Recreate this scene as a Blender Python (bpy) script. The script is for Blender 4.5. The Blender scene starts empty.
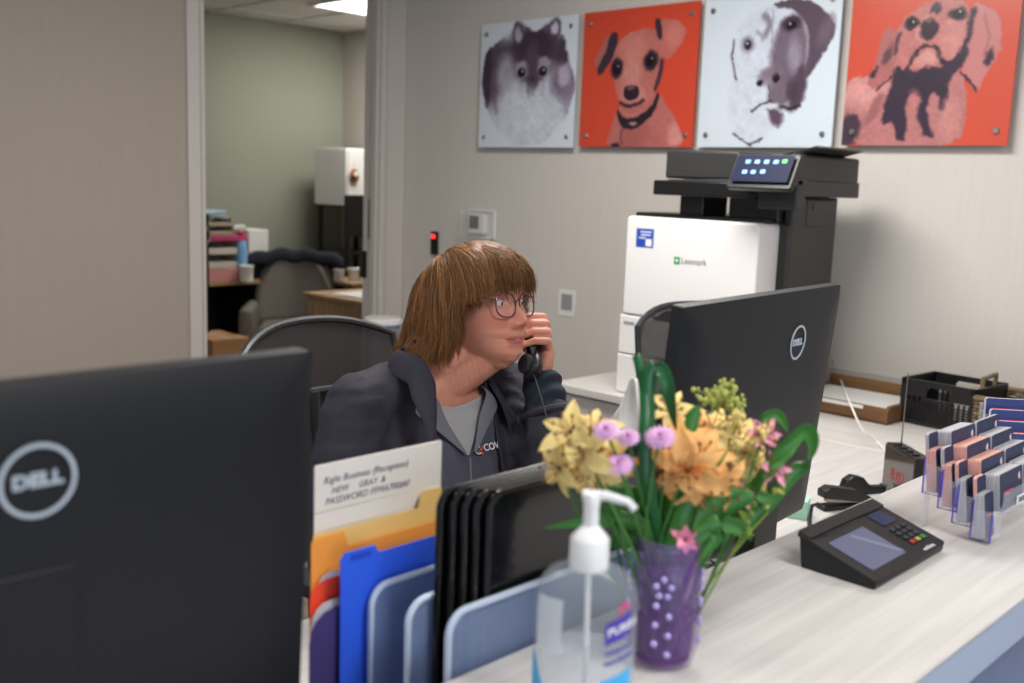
import bpy, bmesh, math, random
import numpy as np
from mathutils import Vector, Matrix, Euler, noise
random.seed(7); RNG = np.random.RandomState(5)
C = bpy.context.scene.collection
PI = math.pi
CAMH = 1.53
# ---------------------------------------------------------------- camera model (calibrated from the photo's vanishing points)
FPX = 1027.0
_yaw, _pitch, _roll = [math.radians(a) for a in (43.838, 8.8085, 2.0627)]
F_ = Vector((-math.sin(_yaw)*math.cos(_pitch), math.cos(_yaw)*math.cos(_pitch), -math.sin(_pitch)))
_rt = Vector((math.cos(_yaw), math.sin(_yaw), 0)); _up = _rt.cross(F_)
R_ = _rt*math.cos(_roll) + _up*math.sin(_roll); U_ = -_rt*math.sin(_roll) + _up*math.cos(_roll)
def ray(x, y): return R_*((x-512)/FPX) - U_*((y-341.5)/FPX) + F_
O_ = Vector((0, 0, CAMH))
def onz(x, y, z): d = ray(x, y); return O_ + d*((z-CAMH)/d.z)
def ony(x, y, Y): d = ray(x, y); return O_ + d*(Y/d.y)
def onx(x, y, X): d = ray(x, y); return O_ + d*(X/d.x)
def ond(x, y, D): return O_ + ray(x, y)*D

# ---------------------------------------------------------------- materials
def lin(c):
    r = []
    for v in c[:3]:
        v /= 255.0
        r.append(v/12.92 if v <= 0.04045 else ((v+0.055)/1.055)**2.4)
    return (r[0], r[1], r[2], 1.0)
def newmat(name):
    m = bpy.data.materials.new(name); m.use_nodes = True
    nt = m.node_tree; return m, nt, nt.nodes['Principled BSDF']
def setp(b, **k):
    for key, v in k.items():
        key = key.replace('_', ' ')
        if key in b.inputs: b.inputs[key].default_value = v
def mat(name, col, rough=0.5, metal=0.0, spec=0.5, vary=0.06, scale=30, bump=0.0, bscale=200, stretch=(1,1,1), trans=0.0, ior=1.45, alpha=1.0, sheen=0.0, coat=0.0, emit=None, estr=0.0, sss=0.0):
    m, nt, b = newmat(name); N = nt.nodes; L = nt.links
    c = lin(col)
    tc = N.new('ShaderNodeTexCoord'); mp = N.new('ShaderNodeMapping'); mp.inputs['Scale'].default_value = stretch
    L.new(tc.outputs['Object'], mp.inputs['Vector'])
    nz = N.new('ShaderNodeTexNoise'); nz.inputs['Scale'].default_value = scale; nz.inputs['Detail'].default_value = 4
    L.new(mp.outputs[0], nz.inputs['Vector'])
    mx = N.new('ShaderNodeMix'); mx.data_type = 'RGBA'
    mx.inputs['A'].default_value = tuple(v*(1-vary) for v in c[:3])+(1,)
    mx.inputs['B'].default_value = tuple(min(1, v*(1+vary)) for v in c[:3])+(1,)
    L.new(nz.outputs['Fac'], mx.inputs['Factor']); L.new(mx.outputs['Result'], b.inputs['Base Color'])
    setp(b, Roughness=rough, Metallic=metal, Specular_IOR_Level=spec, Transmission_Weight=trans, IOR=ior, Alpha=alpha, Sheen_Weight=sheen, Coat_Weight=coat, Subsurface_Weight=sss)
    if sss: b.inputs['Subsurface Radius'].default_value = (0.01, 0.004, 0.002); b.inputs['Subsurface Scale'].default_value = 0.6
    if emit: b.inputs['Emission Color'].default_value = lin(emit); b.inputs['Emission Strength'].default_value = estr
    if bump:
        n2 = N.new('ShaderNodeTexNoise'); n2.inputs['Scale'].default_value = bscale; n2.inputs['Detail'].default_value = 3
        L.new(mp.outputs[0], n2.inputs['Vector'])
        bp = N.new('ShaderNodeBump'); bp.inputs['Strength'].default_value = bump; bp.inputs['Distance'].default_value = 0.002
        L.new(n2.outputs['Fac'], bp.inputs['Height']); L.new(bp.outputs[0], b.inputs['Normal'])
    return m
def attrmat(name, attr='Col', rough=0.6, spec=0.3, coat=0.0, sss=0.0, bump=0, aniso=0):
    m, nt, b = newmat(name); N = nt.nodes; L = nt.links
    a = N.new('ShaderNodeAttribute'); a.attribute_name = attr
    L.new(a.outputs['Color'], b.inputs['Base Color'])
    setp(b, Roughness=rough, Specular_IOR_Level=spec, Coat_Weight=coat, Subsurface_Weight=sss, Anisotropic=aniso)
    if sss: b.inputs['Subsurface Radius'].default_value = (0.012, 0.005, 0.003); b.inputs['Subsurface Scale'].default_value = 0.5
    if bump:
        n2 = N.new('ShaderNodeTexNoise'); n2.inputs['Scale'].default_value = 350; tc = N.new('ShaderNodeTexCoord')
        L.new(tc.outputs['Object'], n2.inputs['Vector'])
        bp = N.new('ShaderNodeBump'); bp.inputs['Strength'].default_value = bump; bp.inputs['Distance'].default_value = 0.001
        L.new(n2.outputs['Fac'], bp.inputs['Height']); L.new(bp.outputs[0], b.inputs['Normal'])
    return m
def streakmat(name, c1, c2, stretch, scale=6, rough=0.45, spec=0.4, contrast=(0.35, 0.7), bump=0.0):
    m, nt, b = newmat(name); N = nt.nodes; L = nt.links
    tc = N.new('ShaderNodeTexCoord'); mp = N.new('ShaderNodeMapping'); mp.inputs['Scale'].default_value = stretch
    L.new(tc.outputs['Object'], mp.inputs['Vector'])
    nz = N.new('ShaderNodeTexNoise'); nz.inputs['Scale'].default_value = scale; nz.inputs['Detail'].default_value = 8; nz.inputs['Roughness'].default_value = 0.6
    L.new(mp.outputs[0], nz.inputs['Vector'])
    cr = N.new('ShaderNodeValToRGB'); cr.color_ramp.elements[0].position = contrast[0]; cr.color_ramp.elements[1].position = contrast[1]
    cr.color_ramp.elements[0].color = lin(c1); cr.color_ramp.elements[1].color = lin(c2)
    L.new(nz.outputs['Fac'], cr.inputs['Fac']); L.new(cr.outputs[0], b.inputs['Base Color'])
    setp(b, Roughness=rough, Specular_IOR_Level=spec)
    if bump:
        bp = N.new('ShaderNodeBump'); bp.inputs['Strength'].default_value = bump; bp.inputs['Distance'].default_value = 0.001
        L.new(nz.outputs['Fac'], bp.inputs['Height']); L.new(bp.outputs[0], b.inputs['Normal'])
    return m
def holemat(name, col, scale=250, open_=0.35, rough=0.4, metal=0.7, angle=45):
    # perforated / woven mesh metal: a checker of round holes with true alpha
    m, nt, b = newmat(name); N = nt.nodes; L = nt.links
    tc = N.new('ShaderNodeTexCoord'); mp = N.new('ShaderNodeMapping'); mp.inputs['Scale'].default_value = (scale,)*3
    mp.inputs['Rotation'].default_value = (math.radians(angle), 0, 0)
    L.new(tc.outputs['Object'], mp.inputs['Vector'])
    fr = N.new('ShaderNodeVectorMath'); fr.operation = 'FRACTION'; L.new(mp.outputs[0], fr.inputs[0])
    sb = N.new('ShaderNodeVectorMath'); sb.operation = 'SUBTRACT'; sb.inputs[1].default_value = (.5, .5, .5); L.new(fr.outputs[0], sb.inputs[0])
    ml = N.new('ShaderNodeVectorMath'); ml.operation = 'MULTIPLY'; ml.inputs[1].default_value = (0, 1, 1); L.new(sb.outputs[0], ml.inputs[0])
    ln = N.new('ShaderNodeVectorMath'); ln.operation = 'LENGTH'; L.new(ml.outputs[0], ln.inputs[0])
    gt = N.new('ShaderNodeMath'); gt.operation = 'GREATER_THAN'; gt.inputs[1].default_value = open_; L.new(ln.outputs['Value'], gt.inputs[0])
    L.new(gt.outputs[0], b.inputs['Alpha'])
    setp(b, Base_Color=lin(col), Roughness=rough, Metallic=metal)
    return m

# ---------------------------------------------------------------- mesh builder
class MB:
    def __init__(s): s.v = []; s.f = []; s.mi = []
    def add(s, vs, fs, M=None, mi=0):
        o = len(s.v)
        s.v += [tuple(M @ Vector(p)) if M is not None else tuple(p) for p in vs]
        s.f += [tuple(i+o for i in f) for f in fs]; s.mi += [mi]*len(fs); return s
    def box(s, c, d, M=None, mi=0, taper=1.0):
        x, y, z = c; a, b, h = d[0]/2, d[1]/2, d[2]/2
        vs = [(x-a, y-b, z-h), (x+a, y-b, z-h), (x+a, y+b, z-h), (x-a, y+b, z-h), (x-a*taper, y-b*taper, z+h), (x+a*taper, y-b*taper, z+h), (x+a*taper, y+b*taper, z+h), (x-a*taper, y+b*taper, z+h)]
        return s.add(vs, [(0, 3, 2, 1), (4, 5, 6, 7), (0, 1, 5, 4), (1, 2, 6, 5), (2, 3, 7, 6), (3, 0, 4, 7)], M, mi)
    def prism(s, poly, t, M=None, mi=0):            # poly in XY, thickness along +Z from 0 to t
        n = len(poly)
        vs = [(p[0], p[1], 0) for p in poly] + [(p[0], p[1], t) for p in poly]
        fs = [tuple(range(n))[::-1], tuple(range(n, 2*n))] + [(i, (i+1) % n, n+(i+1) % n, n+i) for i in range(n)]
        return s.add(vs, fs, M, mi)
    def rbox2(s, w, h, r, t, M=None, mi=0, seg=5, corners=(1, 1, 1, 1)):   # rounded rect, centred, thickness t
        return s.prism(rrect(w, h, r, seg, corners), t, M, mi)
    def lathe(s, prof, seg=24, M=None, mi=0, sx=1, sy=1):
        vs = []; fs = []
        for r, z in prof:
            for k in range(seg):
                a = 2*PI*k/seg; vs.append((r*math.cos(a)*sx, r*math.sin(a)*sy, z))
        for i in range(len(prof)-1):
            for k in range(seg):
                k2 = (k+1) % seg; fs.append((i*seg+k, i*seg+k2, (i+1)*seg+k2, (i+1)*seg+k))
        if prof[0] != prof[-1] and prof[0][0] > 1e-6: fs.append(tuple(range(seg))[::-1])
        if prof[0] != prof[-1] and prof[-1][0] > 1e-6: fs.append(tuple(range((len(prof)-1)*seg, len(prof)*seg)))
        return s.add(vs, fs, M, mi)
    def tube(s, path, r, seg=8, closed=False, M=None, mi=0, flat=1.0, caps=True):
        P = [Vector(p) for p in path]; n = len(P); vs = []; fs = []
        up = None
        for i, p in enumerate(P):
            a = P[(i-1) % n] if (closed or i > 0) else P[i]; b = P[(i+1) % n] if (closed or i < n-1) else P[i]
            t = (b-a); t = t.normalized() if t.length > 1e-9 else Vector((0, 0, 1))
            if up is None:
                up = Vector((0, 0, 1)) if abs(t.z) < 0.9 else Vector((1, 0, 0))
            u = up - t*up.dot(t)
            if u.length < 1e-6: u = t.orthogonal()
            u.normalize(); w = t.cross(u); up = u
            rr = r[i] if isinstance(r, (list, tuple, np.ndarray)) else r
            for k in range(seg):
                an = 2*PI*k/seg; vs.append(p + u*(math.cos(an)*rr) + w*(math.sin(an)*rr*flat))
        m = n if closed else n-1
        for i in range(m):
            j = (i+1) % n
            for k in range(seg):
                k2 = (k+1) % seg; fs.append((i*seg+k, i*seg+k2, j*seg+k2, j*seg+k))
        if not closed and caps: fs.append(tuple(range(seg))[::-1]); fs.append(tuple(range((n-1)*seg, n*seg)))
        return s.add(vs, fs, M, mi)
    def ell(s, c, r, seg=16, rings=10, M=None, mi=0):
        vs = [(c[0], c[1], c[2]-r[2])]; fs = []
        for i in range(1, rings):
            t = PI*i/rings - PI/2
            for k in range(seg):
                a = 2*PI*k/seg; vs.append((c[0]+r[0]*math.cos(t)*math.cos(a), c[1]+r[1]*math.cos(t)*math.sin(a), c[2]+r[2]*math.sin(t)))
        vs.append((c[0], c[1], c[2]+r[2])); last = len(vs)-1
        for k in range(seg): fs.append((0, 1+(k+1) % seg, 1+k)); fs.append((last, last-seg+k, last-seg+(k+1) % seg))
        for i in range(rings-2):
            for k in range(seg):
                k2 = (k+1) % seg; fs.append((1+i*seg+k, 1+i*seg+k2, 1+(i+1)*seg+k2, 1+(i+1)*seg+k))
        return s.add(vs, fs, M, mi)
    def grid(s, nu, nv, fn, M=None, mi=0):
        vs = [fn(i/(nu-1), j/(nv-1)) for i in range(nu) for j in range(nv)]
        fs = [(i*nv+j, (i+1)*nv+j, (i+1)*nv+j+1, i*nv+j+1) for i in range(nu-1) for j in range(nv-1)]
        return s.add(vs, fs, M, mi)
    def build(s, name, m, parent=None, smooth=True, bevel=0, seg=2, solid=0, sub=0, loc=None, rot=None, angle=35):
        me = bpy.data.meshes.new(name); me.from_pydata([tuple(v) for v in s.v], [], s.f); me.validate()
        ms = m if isinstance(m, (list, tuple)) else [m]
        for q in ms: me.materials.append(q)
        if len(ms) > 1 and len(me.polygons) == len(s.mi): me.polygons.foreach_set('material_index', s.mi)
        bm = bmesh.new(); bm.from_mesh(me); bmesh.ops.recalc_face_normals(bm, faces=bm.faces); bm.to_mesh(me); bm.free()
        o = bpy.data.objects.new(name, me); C.objects.link(o)
        if parent: o.parent = parent
        if loc is not None: o.location = loc
        if rot is not None: o.rotation_euler = rot
        if solid: q = o.modifiers.new('solid', 'SOLIDIFY'); q.thickness = solid; q.offset = 0
        if bevel: q = o.modifiers.new('bevel', 'BEVEL'); q.width = bevel; q.segments = seg; q.limit_method = 'ANGLE'; q.angle_limit = math.radians(40); q.harden_normals = False
        if sub: q = o.modifiers.new('sub', 'SUBSURF'); q.levels = sub; q.render_levels = sub
        if smooth:
            me.polygons.foreach_set('use_smooth', [True]*len(me.polygons))
            try: me.set_sharp_from_angle(angle=math.radians(angle))
            except Exception: pass
        return o
def rrect(w, h, r, seg=5, corners=(1, 1, 1, 1)):
    pts = []
    for ci, (cx, cy, a0) in enumerate(((w/2, h/2, 0), (-w/2, h/2, 90), (-w/2, -h/2, 180), (w/2, -h/2, 270))):
        if corners[ci]:
            ox, oy = cx-math.copysign(r, cx), cy-math.copysign(r, cy)
            for k in range(seg+1):
                a = math.radians(a0+90*k/seg); pts.append((ox+r*math.cos(a), oy+r*math.sin(a)))
        else: pts.append((cx, cy))
    return pts
def T(x, y, z): return Matrix.Translation((x, y, z))
def RX(a): return Matrix.Rotation(math.radians(a), 4, 'X')
def RY(a): return Matrix.Rotation(math.radians(a), 4, 'Y')
def RZ(a): return Matrix.Rotation(math.radians(a), 4, 'Z')
def frame(o, x, y, z):
    m = Matrix.Identity(4)
    for i in range(3): m[i][0] = x[i]; m[i][1] = y[i]; m[i][2] = z[i]; m[i][3] = o[i]
    return m
# local X -> +Y world, local Y -> up, local Z (thickness) -> +X world : a plate facing the customer side
FACE_X = Matrix(((0, 0, 1, 0), (1, 0, 0, 0), (0, 1, 0, 0), (0, 0, 0, 1)))
# local X -> +X world, local Y -> up, local Z -> -Y world : a plate facing the room from the back wall
FACE_NY = Matrix(((1, 0, 0, 0), (0, 0, -1, 0), (0, 1, 0, 0), (0, 0, 0, 1)))
def thing(name, label, cat, loc=(0, 0, 0), rotz=0, group=None):
    o = bpy.data.objects.new(name, None); C.objects.link(o); o.empty_display_size = 0.05
    o.location = loc; o.rotation_euler = (0, 0, math.radians(rotz)); o['label'] = label; o['category'] = cat
    if group: o['group'] = group
    return o
def tag(o, label, cat, group=None, kind=None):
    o['label'] = label; o['category'] = cat
    if group: o['group'] = group
    if kind: o['kind'] = kind
    return o
def struct(o): o['kind'] = 'structure'; return o
def dup(root, loc, rotz, label, group=None):
    r = root.copy(); C.objects.link(r); r.location = loc; r.rotation_euler = (0, 0, math.radians(rotz)); r['label'] = label
    if group: r['group'] = group
    for ch in list(root.children):
        c = ch.copy(); C.objects.link(c); c.parent = r
        for g in ch.children:
            d = g.copy(); C.objects.link(d); d.parent = c
    return r
def text(name, body, size, M, m, parent=None, depth=0.0004, align='CENTER', offset=0.0, shear=0.0, space=1.0):
    cu = bpy.data.curves.new(name, 'FONT'); cu.body = body; cu.size = size; cu.extrude = depth; cu.align_x = align; cu.align_y = 'CENTER'
    cu.offset = offset; cu.shear = shear; cu.space_character = space; cu.resolution_u = 3
    t = bpy.data.objects.new(name+'_tmp', cu); C.objects.link(t)
    dg = bpy.context.evaluated_depsgraph_get(); dg.update()
    me = bpy.data.meshes.new_from_object(t.evaluated_get(dg)); bpy.data.objects.remove(t)
    me.transform(M); me.materials.clear(); me.materials.append(m); me.name = name
    o = bpy.data.objects.new(name, me); C.objects.link(o)
    if parent: o.parent = parent
    return o
def voxel(mb, size, smooth=4, factor=0.5):
    """union of overlapping closed shapes -> one continuous surface; returns (verts Nx3, faces)"""
    me = bpy.data.meshes.new('tmp'); me.from_pydata([tuple(v) for v in mb.v], [], mb.f)
    bm = bmesh.new(); bm.from_mesh(me); bmesh.ops.recalc_face_normals(bm, faces=bm.faces); bm.to_mesh(me); bm.free()
    o = bpy.data.objects.new('tmp', me); C.objects.link(o)
    q = o.modifiers.new('r', 'REMESH'); q.mode = 'VOXEL'; q.voxel_size = size; q.adaptivity = 0
    if smooth: q = o.modifiers.new('s', 'SMOOTH'); q.factor = factor; q.iterations = smooth
    dg = bpy.context.evaluated_depsgraph_get(); dg.update()
    m2 = bpy.data.meshes.new_from_object(o.evaluated_get(dg)); bpy.data.objects.remove(o)
    v = np.empty(len(m2.vertices)*3); m2.vertices.foreach_get('co', v); v = v.reshape(-1, 3)
    f = [tuple(p.vertices) for p in m2.polygons]
    n = np.empty(len(m2.vertices)*3); m2.vertices.foreach_get('normal', n); n = n.reshape(-1, 3)
    return v, f, n
def rawmesh(name, v, f, m, parent=None, smooth=True, colors=None, solid=0, soff=0, loc=None):
    me = bpy.data.meshes.new(name); me.from_pydata([tuple(p) for p in v], [], f)
    ms = m if isinstance(m, (list, tuple)) else [m]
    for q in ms: me.materials.append(q)
    if colors is not None:
        a = me.color_attributes.new('Col', 'FLOAT_COLOR', 'POINT'); a.data.foreach_set('color', np.asarray(colors, dtype=np.float32).ravel())
    if smooth: me.polygons.foreach_set('use_smooth', [True]*len(me.polygons))
    o = bpy.data.objects.new(name, me); C.objects.link(o)
    if parent: o.parent = parent
    if loc is not None: o.location = loc
    if solid: q = o.modifiers.new('solid', 'SOLIDIFY'); q.thickness = solid; q.offset = soff
    return o
def snoise(P, scale, seed=0, oct=3):
    """cheap smooth vector-free noise on an Nx3 array"""
    P = np.asarray(P)*scale; out = 0; amp = 1.0; rs = np.random.RandomState(seed)
    for o in range(oct):
        w = rs.normal(size=(6, 3))*(1.6**o)*1.3; ph = rs.uniform(0, 6.28, 6)
        out = out + amp*np.sin(P @ w.T + ph).mean(axis=1)*1.6; amp *= 0.55
    return out
def sset(*a): return [ (a[i], a[i+1]) for i in range(0, len(a), 2)]
def interp(x, xs, ys): return np.interp(x, xs, ys)
# ================================================================ the room
WX, WY, CZ = -4.49, 3.75, 2.73            # left wall, back wall, ceiling
OX, OY = -7.28, 5.40                      # office far walls
def wallmat(name, col, vs=90):
    m, nt, b = newmat(name); N = nt.nodes; L = nt.links
    tc = N.new('ShaderNodeTexCoord'); mp = N.new('ShaderNodeMapping'); mp.inputs['Scale'].default_value = (1, 1, 0.06)
    L.new(tc.outputs['Object'], mp.inputs['Vector'])
    nz = N.new('ShaderNodeTexNoise'); nz.inputs['Scale'].default_value = vs; nz.inputs['Detail'].default_value = 5
    L.new(mp.outputs[0], nz.inputs['Vector'])
    c = lin(col); mx = N.new('ShaderNodeMix'); mx.data_type = 'RGBA'
    mx.inputs['A'].default_value = tuple(v*.95 for v in c[:3])+(1,); mx.inputs['B'].default_value = tuple(v*1.04 for v in c[:3])+(1,)
    L.new(nz.outputs['Fac'], mx.inputs['Factor']); L.new(mx.outputs['Result'], b.inputs['Base Color'])
    bp = N.new('ShaderNodeBump'); bp.inputs['Strength'].default_value = .25; bp.inputs['Distance'].default_value = .002
    L.new(nz.outputs['Fac'], bp.inputs['Height']); L.new(bp.outputs[0], b.inputs['Normal'])
    setp(b, Roughness=.75, Specular_IOR_Level=.25); return m
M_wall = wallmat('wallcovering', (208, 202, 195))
M_wall_l = wallmat('wallcovering_shaded', (172, 162, 151), 60)  # same wallcovering; the left wall's shade is put into its colour
M_green = mat('sage_paint', (146, 149, 134), rough=.8, vary=.02)
M_offwhite = mat('office_paint', (186, 180, 172), rough=.8, vary=.02)
M_trim = mat('door_frame_paint', (204, 198, 192), rough=.45, vary=.02)
M_ceil = mat('ceiling_tile', (215, 213, 208), rough=.9, vary=.04, scale=90, bump=.4, bscale=300)
M_grid = mat('ceiling_grid', (205, 203, 200), rough=.5)
M_floor = streakmat('plank_floor', (92, 84, 76), (128, 118, 106), (1, 12, 1), scale=3, rough=.5)
M_base = mat('baseboard_vinyl', (120, 112, 104), rough=.5)
def slab(name, c, d, m): return struct(MB().box(c, d).build(name, m, smooth=False))
slab('floor', (-2.6, 1.6, -.05), (9.6, 7.8, .1), M_floor)
slab('ceiling', (-1.0, 1.6, CZ+.05), (7.2, 7.8, .1), M_ceil)
slab('wall_back', (-1.0+.72, WY+.07, CZ/2), (8.5, .14, CZ), M_wall)          # from the corner to the right
# left wall with the office doorway  y 2.518 .. 3.611
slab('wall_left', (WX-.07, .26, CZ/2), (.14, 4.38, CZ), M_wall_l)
slab('wall_left_return', (WX-.07, 3.71, CZ/2), (.14, .08, CZ), M_wall)
slab('wall_office_green', (OX-.06, 3.6, CZ/2), (.12, 3.9, CZ), M_green)
slab('wall_office_far', (-6.1, OY+.06, CZ/2), (2.6, .12, CZ), M_offwhite)
slab('wall_office_side', (-4.60, 4.66, CZ/2), (.12, 1.6, CZ), M_offwhite)
slab('wall_office_near', (-6.0, 1.66, CZ/2), (2.7, .12, CZ), M_offwhite)
slab('ceiling_office', (-6.0, 3.6, CZ+.05), (2.9, 4.0, .1), M_ceil)
# ceiling grids
mb = MB()
for k in range(6): mb.box((-6.97+.61*k, 3.6, CZ-.004), (.025, 3.8, .012))
for k in range(7): mb.box((-6.0, 1.9+.61*k-.18, CZ-.004), (2.6, .025, .012))
struct(mb.build('trim_1', M_grid, smooth=False))
mb = MB()
for k in range(11): mb.box((-4.2+.61*k, 1.6, CZ-.004), (.025, 7.4, .012))
for k in range(12): mb.box((-1.0, -1.9+.61*k-.18, CZ-.004), (6.9, .025, .012))
struct(mb.build('trim_2', M_grid, smooth=False))
# door frame : near casing, far casing with jamb, stops and head
def casing(y0, y1, name):
    b = MB(); b.box((WX+.010, (y0+y1)/2, CZ/2), (.020, y1-y0, CZ)); b.box((WX+.017, y0+.012 if y0 > 3 else y1-.012, CZ/2), (.034, .018, CZ)); return b
b = casing(2.436, 2.518, 'n'); b.box((WX-.07, 2.462, CZ/2), (.15, .024, CZ)); struct(b.build('trim_3', M_trim, bevel=.002))
b = casing(3.611, 3.66, 'f'); b.box((WX-.07, 3.6275, CZ/2), (.15, .085, CZ)); b.box((WX-.045, 3.579, CZ/2), (.045, .014, CZ))
b.box((WX+.006, 3.705, CZ/2), (.012, .085, CZ)); struct(b.build('trim_4', M_trim, bevel=.002))
M_steel = mat('brushed_steel', (150, 145, 140), rough=.35, metal=.9)
M_darksteel = mat('dark_hinge_metal', (70, 64, 58), rough=.4, metal=.8)
hg = MB(); hg.box((WX-.125, 3.581, 1.045), (.04, .008, .15)); hg.tube([(WX-.148, 3.578, .97), (WX-.148, 3.578, 1.12)], .010)
o = hg.build('hinge', M_darksteel); tag(o, 'dark metal hinge on the right jamb of the office doorway', 'hinge')
st = MB(); st.box((WX-.085, 3.583, 1.30), (.02, .004, .22)); o = st.build('strike_plate', M_steel); tag(o, 'slim steel strike plate on the right door jamb above the hinge', 'strike plate')
slab('baseboard_back', (-.3, WY-.006, .05), (8.3, .012, .10), M_base)
slab('baseboard_left', (WX+.006, .26, .05), (.012, 4.3, .10), M_base)
# ceiling troffers (the room's lamps)
M_diff = mat('light_diffuser', (245, 245, 245), rough=.6, emit=(255, 250, 242), estr=5.0)
M_white_metal = mat('white_enamel', (225, 224, 222), rough=.4)
def troffer(x, y, sx, sy, label, power, rnd=0, em=True):
    t = thing('ceiling_light', label, 'ceiling light', (x, y, CZ), 0, 'recessed ceiling lights')
    f = MB(); w = .03
    f.box((0, sy/2-w/2, -.008), (sx, w, .02)); f.box((0, -sy/2+w/2, -.008), (sx, w, .02)); f.box((sx/2-w/2, 0, -.008), (w, sy-2*w, .02)); f.box((-sx/2+w/2, 0, -.008), (w, sy-2*w, .02))
    f.build('frame', M_white_metal, t, smooth=False)
    MB().box((0, 0, -.006), (sx-2*w, sy-2*w, .006)).build('diffuser', M_diff, t, smooth=False)
    l = bpy.data.lights.new('troffer_light', 'AREA'); l.shape = 'RECTANGLE'; l.size = sx-.08; l.size_y = sy-.08; l.energy = power; l.color = (1.0, .972, .935)
    lo = bpy.data.objects.new('troffer_light', l); C.objects.link(lo); lo.location = (x, y, CZ-.022)
    return t
troffer(-6.03, 4.98, .6, 1.2, 'glowing white ceiling panel light inside the office beyond the doorway', 20)
troffer(-1.9, 2.25, 1.2, .6, 'recessed ceiling panel above the printer end of the reception', 36)
troffer(-2.0, -.2, 1.2, .6, 'recessed ceiling panel above the left end of the desk', 12)
troffer(.5, .9, 1.2, .6, 'recessed ceiling panel above the visitors side of the counter', 19)
# ---------------------------------------------------------------- things on the back wall
M_black = mat('black_plastic', (22, 22, 24), rough=.45, bump=.1, bscale=900)
M_blackgloss = mat('black_gloss', (14, 14, 16), rough=.15, coat=.3)
M_red = mat('red_led', (255, 40, 40), emit=(255, 45, 45), estr=2.5)
p = ony(436, 243, WY)
t = thing('card_reader', 'narrow black wall card reader with a lit red dot', 'card reader', (p.x, WY, p.z))
MB().rbox2(.045, .125, .006, .018, FACE_NY).build('body', M_black, t, bevel=.002)
MB().rbox2(.024, .020, .006, .003, T(-.002, -.018, .036) @ FACE_NY).build('indicator_light', M_red, t)
p = ony(482, 224, WY)
t = thing('thermostat', 'white wall thermostat with grey display under a clear locking cover', 'thermostat', (p.x, WY, p.z))
M_wplastic = mat('white_plastic', (228, 226, 222), rough=.4, vary=.02)
M_lcd = mat('lcd_grey', (62, 66, 62), rough=.2)
M_clear = mat('clear_acrylic', (235, 240, 242), rough=.03, trans=1.0, ior=1.3, vary=0)
MB().rbox2(.115, .10, .008, .028, T(-.015, -.002, 0) @ FACE_NY).build('body', M_wplastic, t, bevel=.003)
MB().rbox2(.068, .066, .003, .003, T(-.028, -.030, .008) @ FACE_NY).build('display', M_lcd, t)
M_cover = mat('clear_cover', (225, 228, 230), rough=.05, trans=.0, alpha=.10, vary=0)
c = MB()
c.box((0, -.068, 0), (.195, .003, .145)); c.box((-.097, -.034, 0), (.003, .068, .145)); c.box((.097, -.034, 0), (.003, .068, .145)); c.box((0, -.034, .072), (.195, .068, .003)); c.box((0, -.034, -.072), (.195, .068, .003))
c.build('cover', M_cover, t, smooth=False)
fr = MB()
for sx in (-1, 1): fr.box((sx*.094, -.004, 0), (.010, .008, .15))
for sz in (-1, 1): fr.box((0, -.004, sz*.07), (.195, .008, .010))
fr.build('backplate', M_wplastic, t, bevel=.001)
p = ony(567, 303, WY)
M_paper = mat('paper_white', (226, 226, 224), rough=.8, vary=.01)
M_greyprint = mat('grey_print', (150, 150, 152), rough=.8, vary=.15, scale=300)
t = thing('wall_notice', 'small white square card stuck on the wall left of the printer', 'notice card', (p.x, WY-.001, p.z))
MB().rbox2(.105, .13, .006, .002, FACE_NY).build('card', M_paper, t)
MB().rbox2(.07, .078, .002, .0006, T(0, -.002, .004) @ FACE_NY).build('printed_square', M_greyprint, t)
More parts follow.
